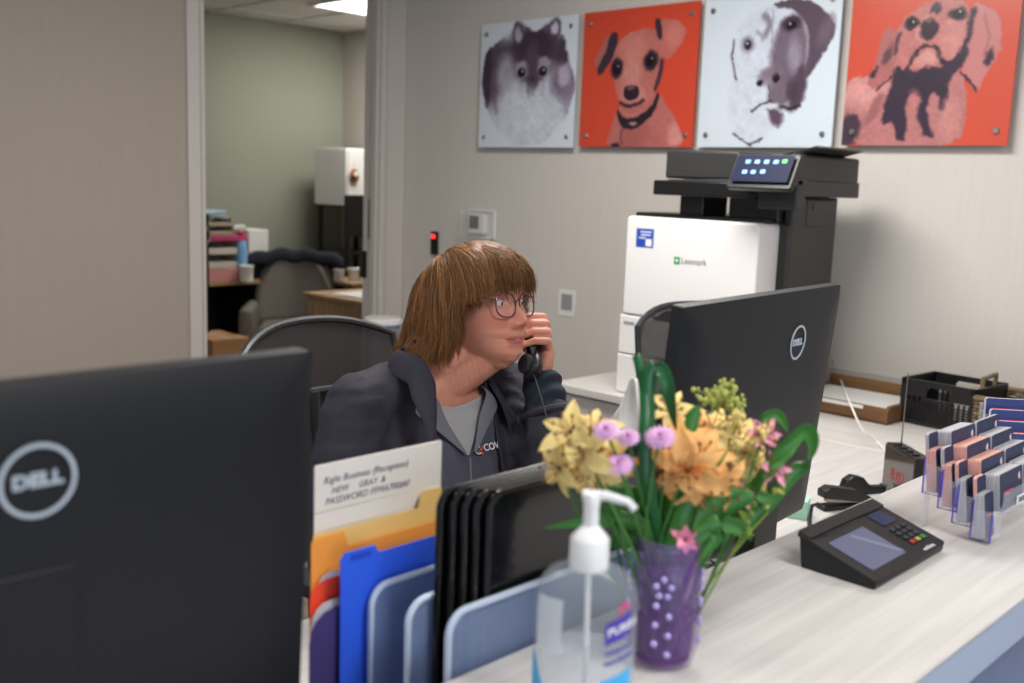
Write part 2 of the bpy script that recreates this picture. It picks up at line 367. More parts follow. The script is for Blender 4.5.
# ================================================================ dog portraits : printed panels on stand-off bolts
NG = 190
def vnoise(X, Y, freq, seed):
    rs = np.random.RandomState(seed); n = int(freq)+3; g = rs.rand(n, n)
    x = np.clip(X, 0, .9999)*freq; y = np.clip(Y, 0, .9999)*freq; i = x.astype(int); j = y.astype(int); fx = x-i; fy = y-j
    fx = fx*fx*(3-2*fx); fy = fy*fy*(3-2*fy)
    return (g[i, j]*(1-fx)*(1-fy)+g[i+1, j]*fx*(1-fy)+g[i, j+1]*(1-fx)*fy+g[i+1, j+1]*fx*fy)-.5
class Canvas:
    def __init__(s, bg, fur=.012, seed=1, y0=0.0, ys=1.0):
        u = np.linspace(0, 1, NG); s.X, s.Y = np.meshgrid(u, (u-y0)/ys, indexing='ij')      # x right, y down
        s.c = np.ones((NG, NG, 3))*np.array(bg, float)
        w = lambda k: vnoise(s.X, s.Y, 16, seed+k)+vnoise(s.X, s.Y, 45, seed+k+1)*.8+vnoise(s.X, s.Y, 90, seed+k+2)*.5
        s.wx = s.X+w(0)*fur; s.wy = s.Y+w(10)*fur*1.6; s.seed = seed
    def blend(s, a, col): a = np.clip(a, 0, 1)[..., None]; s.c = s.c*(1-a)+np.array(col, float)*a; return s
    def ell(s, cx, cy, rx, ry, col, ang=0, soft=.12, alpha=1.0, warp=True, mask=None):
        X, Y = (s.wx, s.wy) if warp else (s.X, s.Y)
        a = math.radians(ang); dx = X-cx; dy = Y-cy; u = (dx*math.cos(a)+dy*math.sin(a))/rx; v = (-dx*math.sin(a)+dy*math.cos(a))/ry
        d = np.sqrt(u*u+v*v); m = np.clip((1-d)/soft+.5, 0, 1)*alpha
        if mask is not None: m = m*mask
        return s.blend(m, col)
    def poly(s, pts, col, soft=.008, alpha=1.0, warp=True, mask=None, smooth=True):
        X, Y = (s.wx, s.wy) if warp else (s.X, s.Y)
        P = np.array(pts, float)
        if smooth:                                       # Chaikin
            for _ in range(2):
                Q = np.roll(P, -1, 0); P = np.stack([P*.75+Q*.25, P*.25+Q*.75], 1).reshape(-1, 2)
        ins = np.zeros(X.shape, bool); dm = np.full(X.shape, 9.)
        for i in range(len(P)):
            x1, y1 = P[i]; x2, y2 = P[(i+1) % len(P)]
            c = ((y1 > Y) != (y2 > Y)) & (X < (x2-x1)*(Y-y1)/((y2-y1) if abs(y2-y1) > 1e-9 else 1e-9)+x1); ins ^= c
            ex, ey = x2-x1, y2-y1; L = ex*ex+ey*ey+1e-12; t = np.clip(((X-x1)*ex+(Y-y1)*ey)/L, 0, 1)
            dm = np.minimum(dm, np.hypot(X-x1-t*ex, Y-y1-t*ey))
        sd = np.where(ins, dm, -dm); m = np.clip(sd/soft+.5, 0, 1)*alpha
        if mask is not None: m = m*mask
        s.last = np.clip(sd/soft+.5, 0, 1)
        return s.blend(m, col)
    def line(s, pts, w, col, alpha=1.0, mask=None):
        dm = np.full(s.X.shape, 9.)
        for i in range(len(pts)-1):
            x1, y1 = pts[i]; x2, y2 = pts[i+1]; ex, ey = x2-x1, y2-y1; L = ex*ex+ey*ey+1e-12
            t = np.clip(((s.wx-x1)*ex+(s.wy-y1)*ey)/L, 0, 1); dm = np.minimum(dm, np.hypot(s.wx-x1-t*ex, s.wy-y1-t*ey))
        m = np.clip(1.2-dm/w, 0, 1)*alpha
        if mask is not None: m = m*mask
        return s.blend(m, col)
    def grain(s, amt, mask=1.0, fx=60, fy=25):
        n = vnoise(s.X, s.Y, 70, s.seed+30)+vnoise(s.wx, s.wy, 28, s.seed+31)*1.2+vnoise(s.X, s.Y, 120, s.seed+33)*.7
        s.c = np.clip(s.c*(1+(n*amt*mask)[..., None]), 0, 255)
        return s
W_ = (214, 224, 234); DK = (62, 50, 62); MD = (120, 104, 122); LT = (205, 208, 222)
def dog_pom():
    c = Canvas(W_, .018, 11)
    sil = [(.02, .30), (.10, .18), (.24, .13), (.34, .06), (.40, .015), (.47, .04), (.53, .09), (.62, .09), (.70, .03), (.77, .005), (.83, .06), (.87, .18), (.92, .32), (.99, .45), (.98, .62), (.92, .76), (.80, .90), (.62, .985), (.42, .985), (.24, .88), (.10, .72), (.03, .55)]
    c.poly(sil, (196, 200, 214), soft=.02); m = c.last.copy()
    c.ell(.12, .38, .16, .30, (96, 80, 98), soft=.5, mask=m); c.ell(.06, .42, .07, .28, (66, 52, 68), soft=.5, mask=m)
    c.ell(.56, .26, .30, .20, (88, 72, 90), soft=.5, mask=m); c.ell(.58, .20, .21, .15, (66, 52, 68), soft=.6, mask=m); c.ell(.26, .30, .10, .14, (84, 70, 88), soft=.7, mask=m); c.ell(.86, .30, .07, .14, (72, 58, 74), soft=.6, mask=m)
    c.ell(.88, .50, .12, .14, (128, 112, 134), soft=.6, mask=m)
    c.ell(.93, .62, .06, .16, (140, 126, 148), soft=.7, alpha=.7, mask=m)
    c.ell(.40, .10, .055, .085, (88, 74, 92), soft=.4); c.ell(.405, .11, .033, .055, (176, 166, 182), soft=.5)
    c.ell(.77, .09, .06, .085, (80, 66, 84), soft=.4); c.ell(.765, .09, .038, .05, (200, 196, 210), soft=.5)
    c.ell(.28, .42, .09, .16, (170, 168, 184), soft=.8, mask=m, alpha=.9); c.ell(.88, .44, .06, .08, (182, 172, 190), soft=.7, mask=m)
    c.ell(.45, .355, .07, .045, (168, 158, 176), soft=.7, alpha=.9); c.ell(.68, .345, .07, .045, (170, 160, 178), soft=.7, alpha=.9)
    c.ell(.56, .30, .07, .12, (84, 70, 88), soft=.7)
    c.ell(.565, .46, .10, .07, (84, 68, 84), soft=.8)
    for x in (.45, .67):
        c.ell(x, .402, .062, .050, (150, 138, 156), soft=.6); c.ell(x, .408, .042, .037, (14, 10, 14), soft=.3, warp=False); c.ell(x+.01, .397, .010, .009, (190, 190, 200), soft=.5, warp=False)
    c.ell(.56, .52, .05, .07, (44, 32, 42), soft=.5)
    c.ell(.56, .585, .035, .022, (20, 14, 18), soft=.3)
    for x in (.47, .65): c.ell(x, .54, .04, .045, (178, 172, 186), soft=.7)
    c.line([(.44, .59), (.5, .605), (.56, .61), (.62, .60), (.7, .575)], .007, (120, 108, 124))
    c.ell(.50, .74, .32, .20, (208, 214, 226), soft=.9, mask=m); c.line([(.13, .40), (.16, .6), (.2, .72)], .03, (110, 94, 112), alpha=.5, mask=m)
    return c.grain(.07, m)
RB = (204, 72, 50); PK = (178, 100, 96); PD = (58, 44, 56)
def dog_chi():
    c = Canvas(RB, .008, 21)
    body = [(.24, 1.02), (.29, .88), (.33, .74), (.42, .66), (.70, .60), (.78, .72), (.88, .84), (.96, 1.02)]
    c.poly(body, (180, 104, 98)); mb_ = c.last.copy()
    c.ell(.86, .92, .06, .10, (206, 138, 132), soft=.9, mask=mb_); c.ell(.5, .9, .12, .12, (164, 92, 88), soft=.9, mask=mb_)
    c.poly([(.10, .38), (.16, .28), (.22, .18), (.30, .16), (.31, .26), (.26, .40), (.18, .44)], (170, 100, 96))
    c.poly([(.24, .17), (.31, .155), (.32, .26), (.28, .36), (.22, .42), (.17, .48), (.135, .44), (.17, .36), (.22, .30)], PD)
    head = [(.30, .28), (.36, .20), (.48, .155), (.60, .15), (.68, .20), (.73, .32), (.73, .48), (.68, .60), (.60, .68), (.50, .73), (.42, .74), (.36, .70), (.33, .60), (.29, .50), (.26, .42)]
    c.poly(head, (182, 106, 98)); m = c.last.copy()
    c.poly([(.64, .12), (.72, .09), (.84, .13), (.91, .18), (.88, .26), (.82, .34), (.76, .40), (.72, .34), (.68, .26)], (190, 106, 98), soft=.012)
    c.poly([(.63, .09), (.67, .08), (.70, .18), (.69, .27), (.65, .20)], PD)
    c.ell(.80, .22, .07, .08, (204, 122, 112), soft=.8)
    c.ell(.46, .28, .11, .10, (198, 124, 114), soft=.9, mask=m); c.ell(.46, .46, .08, .10, (196, 130, 122), soft=.9, mask=m)
    c.ell(.32, .425, .055, .075, (52, 38, 50), soft=.35, ang=10); c.ell(.62, .385, .065, .070, (52, 38, 50), soft=.35)
    for x, y in ((.32, .425), (.615, .385)): c.ell(x, y, .038, .042, (22, 14, 20), soft=.3, warp=False); c.ell(x+.012, y-.016, .008, .008, (170, 140, 140), soft=.5, warp=False)
    c.poly([(.70, .36), (.74, .40), (.72, .56), (.67, .64), (.65, .58), (.69, .48)], (66, 48, 60), mask=m)
    c.poly([(.36, .60), (.40, .54), (.52, .54), (.60, .60), (.58, .68), (.48, .72), (.40, .70)], (194, 126, 118), soft=.03)
    c.poly([(.39, .58), (.42, .555), (.50, .555), (.535, .59), (.52, .65), (.46, .67), (.40, .65)], (42, 28, 38)); c.ell(.455, .575, .035, .014, (120, 84, 86), soft=.8)
    c.line([(.365, .68), (.41, .70), (.47, .705), (.53, .69), (.57, .665)], .018, (40, 26, 36))
    c.line([(.42, .76), (.48, .775), (.55, .75)], .01, (200, 140, 132), alpha=.6)
    c.poly([(.34, .70), (.38, .77), (.46, .80), (.58, .76), (.66, .68), (.70, .60), (.705, .67), (.66, .77), (.56, .85), (.46, .885), (.40, .86), (.35, .79)], (40, 30, 40))
    c.ell(.49, .83, .035, .014, (168, 132, 130), soft=.5); c.line([(.40, .86), (.38, .92), (.40, .98)], .008, (60, 44, 52)); c.ell(.34, .985, .04, .02, (48, 34, 44))
    return c.grain(.05, np.maximum(m, mb_))
def dog_lab():
    c = Canvas(W_, .012, 31, .05, .95)
    body = [(.26, .20), (.36, .08), (.50, .03), (.66, .03), (.80, .10), (.84, .26), (.82, .48), (.76, .66), (.66, .80), (.52, .93), (.40, .97), (.28, .90), (.22, .70), (.24, .50), (.22, .36)]
    c.poly(body, (206, 214, 226), soft=.06); m = c.last.copy()
    c.poly([(.50, .02), (.68, .00), (.84, .06), (.96, .18), (.965, .28), (.90, .38), (.84, .48), (.80, .54), (.77, .50), (.80, .36), (.78, .20), (.68, .09), (.56, .06)], (92, 76, 90), soft=.012)
    c.ell(.90, .24, .05, .10, (112, 94, 110), soft=.9, ang=15)
    c.poly([(.53, .28), (.60, .14), (.70, .10), (.78, .22), (.80, .40), (.76, .58), (.70, .70), (.60, .73), (.52, .66), (.55, .54), (.52, .40)], (104, 88, 104), soft=.05, alpha=.9)
    c.ell(.70, .38, .045, .12, (158, 148, 166), soft=1.0, ang=-8, alpha=.8); c.poly([(.74, .42), (.80, .50), (.80, .66), (.70, .78), (.68, .70)], (84, 68, 82), soft=.03)
    c.ell(.655, .17, .075, .045, (70, 56, 70), soft=.6); c.ell(.66, .18, .035, .028, (26, 18, 26), soft=.3, warp=False); c.ell(.65, .17, .008, .007, (190, 190, 200), warp=False)
    c.ell(.35, .285, .05, .055, (128, 114, 132), soft=.7, alpha=.8); c.ell(.35, .29, .026, .034, (44, 34, 44), soft=.3, warp=False); c.ell(.345, .28, .008, .007, (210, 210, 220), warp=False)
    c.line([(.46, .10), (.50, .16), (.48, .22)], .03, (110, 94, 112), alpha=.7); c.line([(.42, .20), (.46, .26)], .02, (130, 116, 134), alpha=.6)
    c.line([(.24, .24), (.235, .36), (.25, .44), (.28, .52)], .009, (70, 56, 70)); c.line([(.52, .08), (.53, .30)], .006, (150, 140, 156), alpha=.7)
    c.poly([(.42, .50), (.52, .44), (.62, .44), (.64, .54), (.58, .60), (.48, .58)], (120, 104, 120), soft=.04, alpha=.7)
    c.ell(.46, .555, .026, .024, (22, 16, 22), soft=.3); c.ell(.575, .53, .03, .03, (24, 16, 22), soft=.3); c.ell(.52, .50, .06, .04, (124, 108, 124), soft=.8, alpha=.7)
    c.line([(.53, .58), (.54, .66)], .007, (70, 56, 68)); c.line([(.42, .75), (.48, .70), (.55, .68), (.62, .72), (.70, .74), (.76, .72)], .014, (46, 34, 44))
    c.poly([(.52, .73), (.62, .74), (.66, .80), (.62, .88), (.57, .84), (.55, .78)], (92, 74, 90), soft=.03); c.ell(.56, .71, .05, .022, (206, 206, 216), soft=.7)
    c.line([(.28, .90), (.34, .95), (.42, .975), (.50, .95)], .010, (72, 58, 72)); c.ell(.70, .62, .04, .08, (74, 58, 72), soft=.8, alpha=.8)
    return c.grain(.05, m)
def dog_cav():
    c = Canvas((204, 82, 62), .016, 41, .145, .86)
    body = [(-.02, .56), (.08, .50), (.20, .50), (.30, .42), (.66, .40), (.74, .60), (.76, .80), (.74, 1.02), (-.02, 1.02)]
    c.poly(body, (180, 118, 116)); mb_ = c.last.copy()
    c.ell(.12, .60, .16, .12, (206, 146, 142), soft=.9, mask=mb_); c.poly([(-.02, .78), (.08, .76), (.14, .84), (.08, 1.0), (-.02, 1.02)], (72, 54, 68), soft=.03)
    c.poly([(.14, .78), (.22, .62), (.26, .60), (.24, .76), (.15, .88)], (154, 98, 98), soft=.03, mask=mb_)
    head = [(.26, .30), (.30, .16), (.38, .06), (.48, .005), (.60, -.01), (.70, .04), (.745, .16), (.74, .32), (.68, .44), (.58, .52), (.44, .54), (.33, .46), (.28, .40)]
    c.poly(head, (186, 116, 112)); m = c.last.copy()
    c.poly([(.27, .14), (.21, .20), (.20, .34), (.15, .48), (.14, .56), (.19, .60), (.25, .55), (.30, .46), (.31, .28)], (172, 106, 104), soft=.012)
    c.ell(.25, .36, .025, .07, (96, 68, 78), soft=.8, ang=10); c.line([(.16, .50), (.19, .44)], .014, PD); c.line([(.20, .60), (.25, .54), (.29, .50)], .012, PD)
    c.poly([(.72, .05), (.82, .07), (.88, .14), (.92, .30), (.90, .42), (.84, .54), (.81, .64), (.76, .60), (.71, .50), (.70, .34)], (192, 124, 122), soft=.012)
    c.ell(.855, .42, .025, .055, (60, 44, 56), soft=.7, ang=15); c.line([(.71, .52), (.76, .58), (.80, .62)], .012, PD); c.line([(.80, .12), (.84, .3), (.83, .42)], .012, (160, 98, 98), alpha=.7)
    c.ell(.46, .20, .05, .08, (204, 142, 136), soft=.9, mask=m); c.ell(.64, .28, .07, .14, (200, 134, 130), soft=.9, mask=m)
    c.line([(.74, .10), (.73, .25), (.71, .34), (.66, .44)], .022, (56, 40, 52)); c.line([(.31, .22), (.30, .34)], .018, (70, 50, 62))
    c.ell(.385, .15, .05, .038, (58, 40, 52), soft=.5, ang=-20); c.ell(.385, .15, .028, .026, (18, 12, 18), soft=.3, warp=False)
    c.ell(.655, .115, .055, .045, (58, 40, 52), soft=.5, ang=15); c.ell(.655, .115, .032, .030, (18, 12, 18), soft=.3, warp=False)
    for x, y in ((.395, .14), (.665, .10)): c.ell(x, y, .007, .007, (200, 180, 180), warp=False)
    c.poly([(.50, .015), (.54, .01), (.56, .09), (.52, .10), (.49, .08)], (64, 48, 60), soft=.015)
    c.poly([(.44, .15), (.50, .13), (.55, .16), (.55, .21), (.52, .26), (.48, .28), (.44, .24), (.43, .19)], (52, 38, 48), soft=.02); c.ell(.49, .15, .035, .014, (110, 80, 86), soft=.8)
    c.line([(.37, .46), (.41, .38), (.44, .33), (.49, .31), (.54, .33), (.57, .39), (.61, .44)], .015, (50, 36, 46))
    c.ell(.49, .40, .07, .05, (206, 148, 142), soft=.7, mask=m)
    c.poly([(.30, .44), (.38, .47), (.56, .47), (.66, .40), (.73, .30), (.72, .46), (.64, .56), (.64, .72), (.60, .78), (.585, .66), (.56, .62), (.52, .68), (.53, .82), (.58, .92), (.56, .96), (.47, .86), (.47, .70), (.43, .62), (.39, .72), (.42, .86), (.40, .98), (.35, .96), (.33, .80), (.28, .86), (.25, .80), (.27, .66), (.29, .56)], (58, 46, 60), soft=.02)
    c.ell(.44, .70, .035, .08, (186, 118, 116), soft=.9); c.ell(.66, .80, .05, .14, (194, 132, 128), soft=.9, mask=mb_)
    return c.grain(.07, np.maximum(m, mb_))
def art(name, l, r, bot, top, paint, label, edge):
    # l, r, bot, top : the panel's outline on the wall (world x and z)
    w, h = r-l, top-bot; y = WY-.035
    t = thing('dog_portrait', label, 'picture', ((l+r)/2, WY, bot), 0, 'square dog portraits on the back wall')
    MB().box((0, -.035, h/2), (w, .006, h)).build('panel', mat('panel_edge_'+name, edge, rough=.25), t, smooth=False)
    cv = paint(); col = cv.c/255.; col = np.where(col <= .04045, col/12.92, ((col+.055)/1.055)**2.4)
    vs = []; cs = []
    for i in range(NG):
        for j in range(NG): vs.append((-w/2+w*i/(NG-1), -.0395, h-h*j/(NG-1)))
    cs = np.concatenate([col.reshape(-1, 3), np.ones((NG*NG, 1))], 1)
    fs = [(i*NG+j, i*NG+j+1, (i+1)*NG+j+1, (i+1)*NG+j) for i in range(NG-1) for j in range(NG-1)]
    rawmesh('print', vs, fs, M_print, t, smooth=False, colors=cs)
    for sx in (-1, 1):
        for z in (.05, h-.05):
            b = MB(); b.lathe([(0, 0), (.011, .0005), (.011, .005), (.009, .007), (0, .007)], 16, T(sx*(w/2-.04), -.040, z) @ RX(90)); b.lathe([(.007, 0), (.007, .035)], 12, T(sx*(w/2-.04), 0, z) @ RX(90))
            b.build('standoff_bolt', M_bolt, t)
M_print = attrmat('printed_acrylic', rough=.28, spec=.4)
M_bolt = mat('bolt_steel', (165, 160, 155), rough=.3, metal=.9)
WP = WY-.0395; zb = CAMH+.046*WP; zt = CAMH+.209*WP
art('a', -1.038*WP, -.866*WP, zb, zt, dog_pom, 'picture of a fluffy pomeranian on a pale background, leftmost on the wall', (205, 212, 222))
art('b', -.856*WP, -.686*WP, zb+.004, zt, dog_chi, 'picture of a small collared dog on a red-orange background', (190, 70, 48))
art('c', -.679*WP, -.515*WP, zb+.004, zt, dog_lab, 'picture of a droopy-eared dog face on a pale background above the printer', (205, 212, 222))
art('d', -.504*WP, -.342*WP, zb+.012, zt, dog_cav, 'picture of a long-eared spaniel on a red-orange background, rightmost on the wall', (190, 74, 56))
# ================================================================ reception desk
DZ = .76; LZ = 1.07                     # worktop and ledge heights
M_lam = streakmat('white_woodgrain_laminate', (184, 180, 178), (204, 201, 199), (16, .5, 16), scale=5, rough=.42, contrast=(.3, .66))
M_lam_x = streakmat('white_woodgrain_laminate_x', (190, 186, 182), (206, 203, 199), (.5, 9, 9), scale=5, rough=.42, contrast=(.3, .62))
M_panel = mat('daylit_panel', (176, 188, 210), rough=.5, vary=.02)  # blue of the lobby daylight is put into this base colour
M_panel2 = mat('daylit_panel_lower', (140, 152, 182), rough=.6, vary=.03)  # lower panel carries the same daylight blue in its colour
M_cab = mat('white_cabinet', (206, 202, 198), rough=.5, vary=.02)
X0, X1 = -.655, -.355                   # ledge rear / front edges
o = MB().box(((X0+X1)/2, 1.55, LZ-.003), (X1-X0, 4.36, .006)).build('reception_ledge', M_lam, smooth=False, bevel=.002)
tag(o, 'raised pale wood-grain ledge of the reception counter running to the back wall', 'counter ledge')
t = thing('counter_front', 'pale blue counter front below the raised ledge', 'counter front', (0, 1.55, 0))
MB().box((-.379, 0, LZ-.0315), (.045, 4.36, .050)).build('edge_strip', M_panel, t, smooth=False, bevel=.001)
MB().box((-.485, 0, (LZ-.058)/2), (.10, 4.36, LZ-.058)).build('front_panel', M_panel2, t, smooth=False)
MB().box((-.595, 0, (LZ-.008)/2), (.05, 4.36, LZ-.008)).build('inner_panel', M_cab, t, smooth=False)
t = thing('reception_desk', 'white wood-grain desk top behind the raised ledge', 'desk', (-1.03, 1.47, 0))
MB().prism([(-.40, -1.505), (.40, -1.505), (.40, 1.503), (-.60, 1.503), (-.40, 1.26)], .03, T(0, 0, DZ-.03)).build('desktop', M_lam, t, smooth=False, bevel=.002)
MB().box((.0, -1.49, .365), (.76, .03, .73)).build('end_panel', M_cab, t, smooth=False)
t = thing('back_counter', 'white cabinet counter along the back wall under the printer', 'counter', (-1.642, 3.36, 0))
MB().box((0, -.005, DZ-.015), (1.972, .76, .03)).build('countertop', M_lam_x, t, smooth=False, bevel=.002)
MB().box((-.36, .02, .39), (1.21, .72, .66)).build('carcass', M_cab, t, smooth=False)
MB().box((-.36, .02, .03), (1.15, .66, .06)).build('plinth', M_black, t, smooth=False)
for i in range(3):
    x = -.76+.40*i
    d = MB().box((x, -.352, .655), (.39, .018, .13)).build('drawer', M_cab, t, smooth=False, bevel=.002)
    MB().tube([(x-.06, -.362, .655), (x-.06, -.385, .655), (x+.06, -.385, .655), (x+.06, -.362, .655)], .005).build('handle', M_steel, d)
    d = MB().box((x, -.352, .325), (.39, .018, .52)).build('cupboard_door', M_cab, t, smooth=False, bevel=.002)
    MB().tube([(x+.15, -.362, .46), (x+.15, -.385, .46), (x+.15, -.385, .56), (x+.15, -.362, .56)], .005).build('handle', M_steel, d)
o = MB().box((-.98, WY-.008, DZ+.05), (3.29, .016, .10)).build('backsplash', mat('pale_backsplash', (192, 186, 180), rough=.5, vary=.02), smooth=False, bevel=.002)
tag(o, 'low pale backsplash strip at the wall behind the back counter', 'backsplash')
# ================================================================ printer
M_pr_w = mat('printer_white', (232, 229, 228), rough=.4, vary=.01)
M_pr_d = mat('printer_charcoal', (50, 49, 49), rough=.5, vary=.03, bump=.15, bscale=700)
M_pr_b = mat('printer_black', (22, 22, 23), rough=.35)
M_screen = mat('screen_navy', (18, 24, 50), spec=.15, rough=.45, emit=(24, 34, 76), estr=.25)
M_icon = mat('icon_blue', (120, 160, 235), emit=(110, 150, 235), estr=.6)
M_icong = mat('icon_green', (80, 170, 90), emit=(80, 180, 95), estr=.7)
M_stkblue = mat('sticker_blue', (36, 76, 178), rough=.4, vary=.02)
M_txtw = mat('print_white', (232, 234, 238), rough=.6, vary=0)
M_txtd = mat('print_dark_grey', (92, 92, 96), rough=.6, vary=0)
M_logogreen = mat('logo_green', (20, 150, 70), rough=.5, vary=0)
PX0, PY0 = -2.362, 3.035
pr = thing('office_printer', 'large white and charcoal multifunction printer on the back counter', 'printer', (PX0, PY0, DZ))
PW = .566; ZT = ony(700, 219.5, PY0).z - DZ            # top of the white front
def zat(px, py, y=None): return ony(px, py, (PY0 if y is None else y)).z - DZ
z1 = zat(618, 313.5); z2 = zat(615.5, 352)
b = MB(); b.rbox2(PW-.012, ZT-z1-.004, .016, .14, T(PW/2+.006, .14, (ZT+z1)/2) @ FACE_NY); b.build('front_cover', M_pr_w, pr, bevel=.008, seg=3)
b = MB(); b.rbox2(.10, z1-z2-.004, .004, .14, T(.052, .14, (z1+z2)/2) @ FACE_NY); b.build('small_door', M_pr_w, pr, bevel=.004)
b = MB(); b.rbox2(PW-.118, z1-z2-.004, .004, .14, T(.106+(PW-.118)/2, .14, (z1+z2)/2) @ FACE_NY); b.build('paper_drawer', M_pr_w, pr, bevel=.004)
b = MB(); b.rbox2(PW, z2-.006, .004, .14, T(PW/2, .14, z2/2) @ FACE_NY); b.build('paper_drawer', M_pr_w, pr, bevel=.004)
b = MB(); b.prism([(.16, z1-.002), (.215, z1+.036), (.42, z1+.030), (.46, z1-.002)], .004, T(0, .001, 0) @ FACE_NY); b.build('grip_recess', M_pr_b, pr, smooth=False)
for z, w in ((z1-.055, .2),): 
    b = MB(); b.rbox2(.05, .012, .005, .002, T(.048, .001, z1-.03) @ FACE_NY); b.build('level_mark', mat('mark_grey', (150, 150, 155)), pr)
body = MB(); body.box((PW/2+.024, .30, ZT/2+.01), (PW+.032, .33, ZT-.02)); body.build('body', M_pr_d, pr, bevel=.01)
b = MB(); b.box((PW/2+.004, .26, ZT+.004), (PW-.02, .42, .018)); b.build('output_tray', M_pr_b, pr, bevel=.004)
# side panel steps on the right
b = MB(); b.box((PW+.026, .30, ZT/2+.06), (.03, .32, ZT+.06)); b.box((PW+.034, .33, ZT+.035), (.02, .20, .10)); b.build('side_panel', M_pr_d, pr, bevel=.006)
b = MB(); b.rbox2(.055, .022, .006, .004, T(PW+.042, .30, ZT+.055) @ FACE_X); b.build('side_grip', M_pr_b, pr)
# scanner columns
SX0 = ony(661, 187, PY0).x - PX0; SB = zat(700, 190); 
zc = ZT
b = MB(); b.box((ony(701, 200, PY0+.12).x-PX0, .14, (ZT+SB)/2+.005), (.10, .16, SB-ZT+.02)); b.build('left_column', M_pr_b, pr, bevel=.006)
b = MB(); b.box((PW-.10, .30, (ZT+SB)/2+.02), (.20, .36, SB-ZT+.05)); b.build('right_column', M_pr_d, pr, bevel=.008)
# scanner / feeder: profile in x-z extruded in depth
x0 = SX0; x1 = PW+.085
SH = .034
b = MB(); b.prism([(x0, SB), (x1, SB-.01), (x1, SB+SH+.012), (x0, SB+SH)], .50, T(0, .53, 0) @ FACE_NY); b.build('scanner_bed', M_pr_d, pr, bevel=.006)
b = MB(); b.prism([(x0-.015, SB+SH+.004), (x0+.30, SB+SH+.004), (x0+.33, SB+SH+.06), (x0+.28, SB+.135), (x0-.015, SB+.140)], .46, T(0, .50, 0) @ FACE_NY); b.build('document_lid', M_pr_d, pr, bevel=.008)
b = MB(); b.prism([(x0+.29, SB+SH+.004), (x1-.0, SB+SH+.006), (x1-.0, SB+.128), (x0+.47, SB+.132), (x0+.36, SB+.095), (x0+.31, SB+.07)], .44, T(0, .515, 0) @ FACE_NY); b.build('document_feeder', M_pr_d, pr, bevel=.008)
b = MB(); b.prism([(x0+.30, SB+.10), (x0+.34, SB+.095), (x0+.55, SB+.150), (x0+.53, SB+.158), (x0+.40, SB+.128)], .30, T(0, .42, 0) @ FACE_NY); b.build('feeder_tray', M_pr_b, pr, bevel=.003)
b = MB(); b.rbox2(.035, .014, .004, .004, T(x1-.055+.03, .07, SB+.085) @ FACE_NY); b.build('feeder_latch', M_pr_b, pr)
b = MB(); b.box((x0+.17, .02, SB+.004), (.39, .07, .052)); b.build('scanner_lip', M_pr_b, pr, bevel=.006)
# tilted touch screen
q = [ony(a, b_, PY0-.08) for a, b_ in ((738.8, 157), (802.8, 157), (790.5, 193), (725.4, 190.6))]
cx = sum(v.x for v in q)/4-PX0; cz = sum(v.z for v in q)/4-DZ
ux = (q[1].x-q[0].x+q[2].x-q[3].x)/2; hz = (q[0].z+q[1].z-q[2].z-q[3].z)/2
Ms = T(cx, -.075, cz) @ RX(-28) @ FACE_NY
b = MB(); b.rbox2(ux, hz*1.12, .008, .022, T(0, .01, 0) @ Ms); scr = b.build('touch_screen', M_pr_b, pr, bevel=.003)
b = MB(); b.rbox2(ux*.88, hz*.86, .002, .0006, Ms @ T(0, .009, .0223)); b.build('display', M_screen, scr)
for i, (ix, iy, g) in enumerate([(-.30, .22, 0), (-.13, .22, 0), (.04, .22, 0), (.21, .22, 0), (.36, .24, 1), (-.30, -.12, 0), (-.14, -.12, 0), (.03, -.10, 0)]):
    b = MB(); b.rbox2(.018, .014, .003, .0008, Ms @ T(ix*ux*.85, iy*hz+.009, .0228)); b.build('icon', M_icong if g else M_icon, scr)
b = MB(); b.box((cx+.01, -.03, cz-.02), (.16, .09, .03)); b.box((cx+.02, .01, cz-.06), (.14, .06, .10)); b.build('screen_bracket', M_pr_d, pr, bevel=.006)
# sticker and name
sc = ony(645, 238, PY0); b = MB(); b.rbox2(.078, .068, .003, .0008, T(sc.x-PX0, -.0002, sc.z-DZ) @ FACE_NY); stk = b.build('sticker', M_stkblue, pr); stk['label'] = 'blue service sticker'
b = MB()
for k, (w, dx) in enumerate(((.05, .004), (.042, .004), (.03, -.012))): b.box((sc.x-PX0+dx, -.0012, sc.z-DZ+.022-.011*k), (w, .0006, .0045))
b.box((sc.x-PX0+.018, -.0012, sc.z-DZ-.016), (.026, .0006, .026)); b.build('sticker_print', M_txtw, stk, smooth=False)
lg = ony(677, 260.5, PY0); b = MB(); b.box((lg.x-PX0, -.0006, lg.z-DZ), (.024, .0012, .026)); lo = b.build('emblem', M_logogreen, pr, smooth=False)
b = MB(); b.prism([(-.007, 0), (0, -.007), (.007, 0), (0, .007)], .0006, T(lg.x-PX0, -.0014, lg.z-DZ) @ FACE_NY); b.build('emblem_diamond', M_txtw, lo, smooth=False)
text('lettering', 'Lexmark', .030, T(lg.x-PX0+.018, -.0006, lg.z-DZ) @ FACE_NY, M_txtd, pr, align='LEFT')
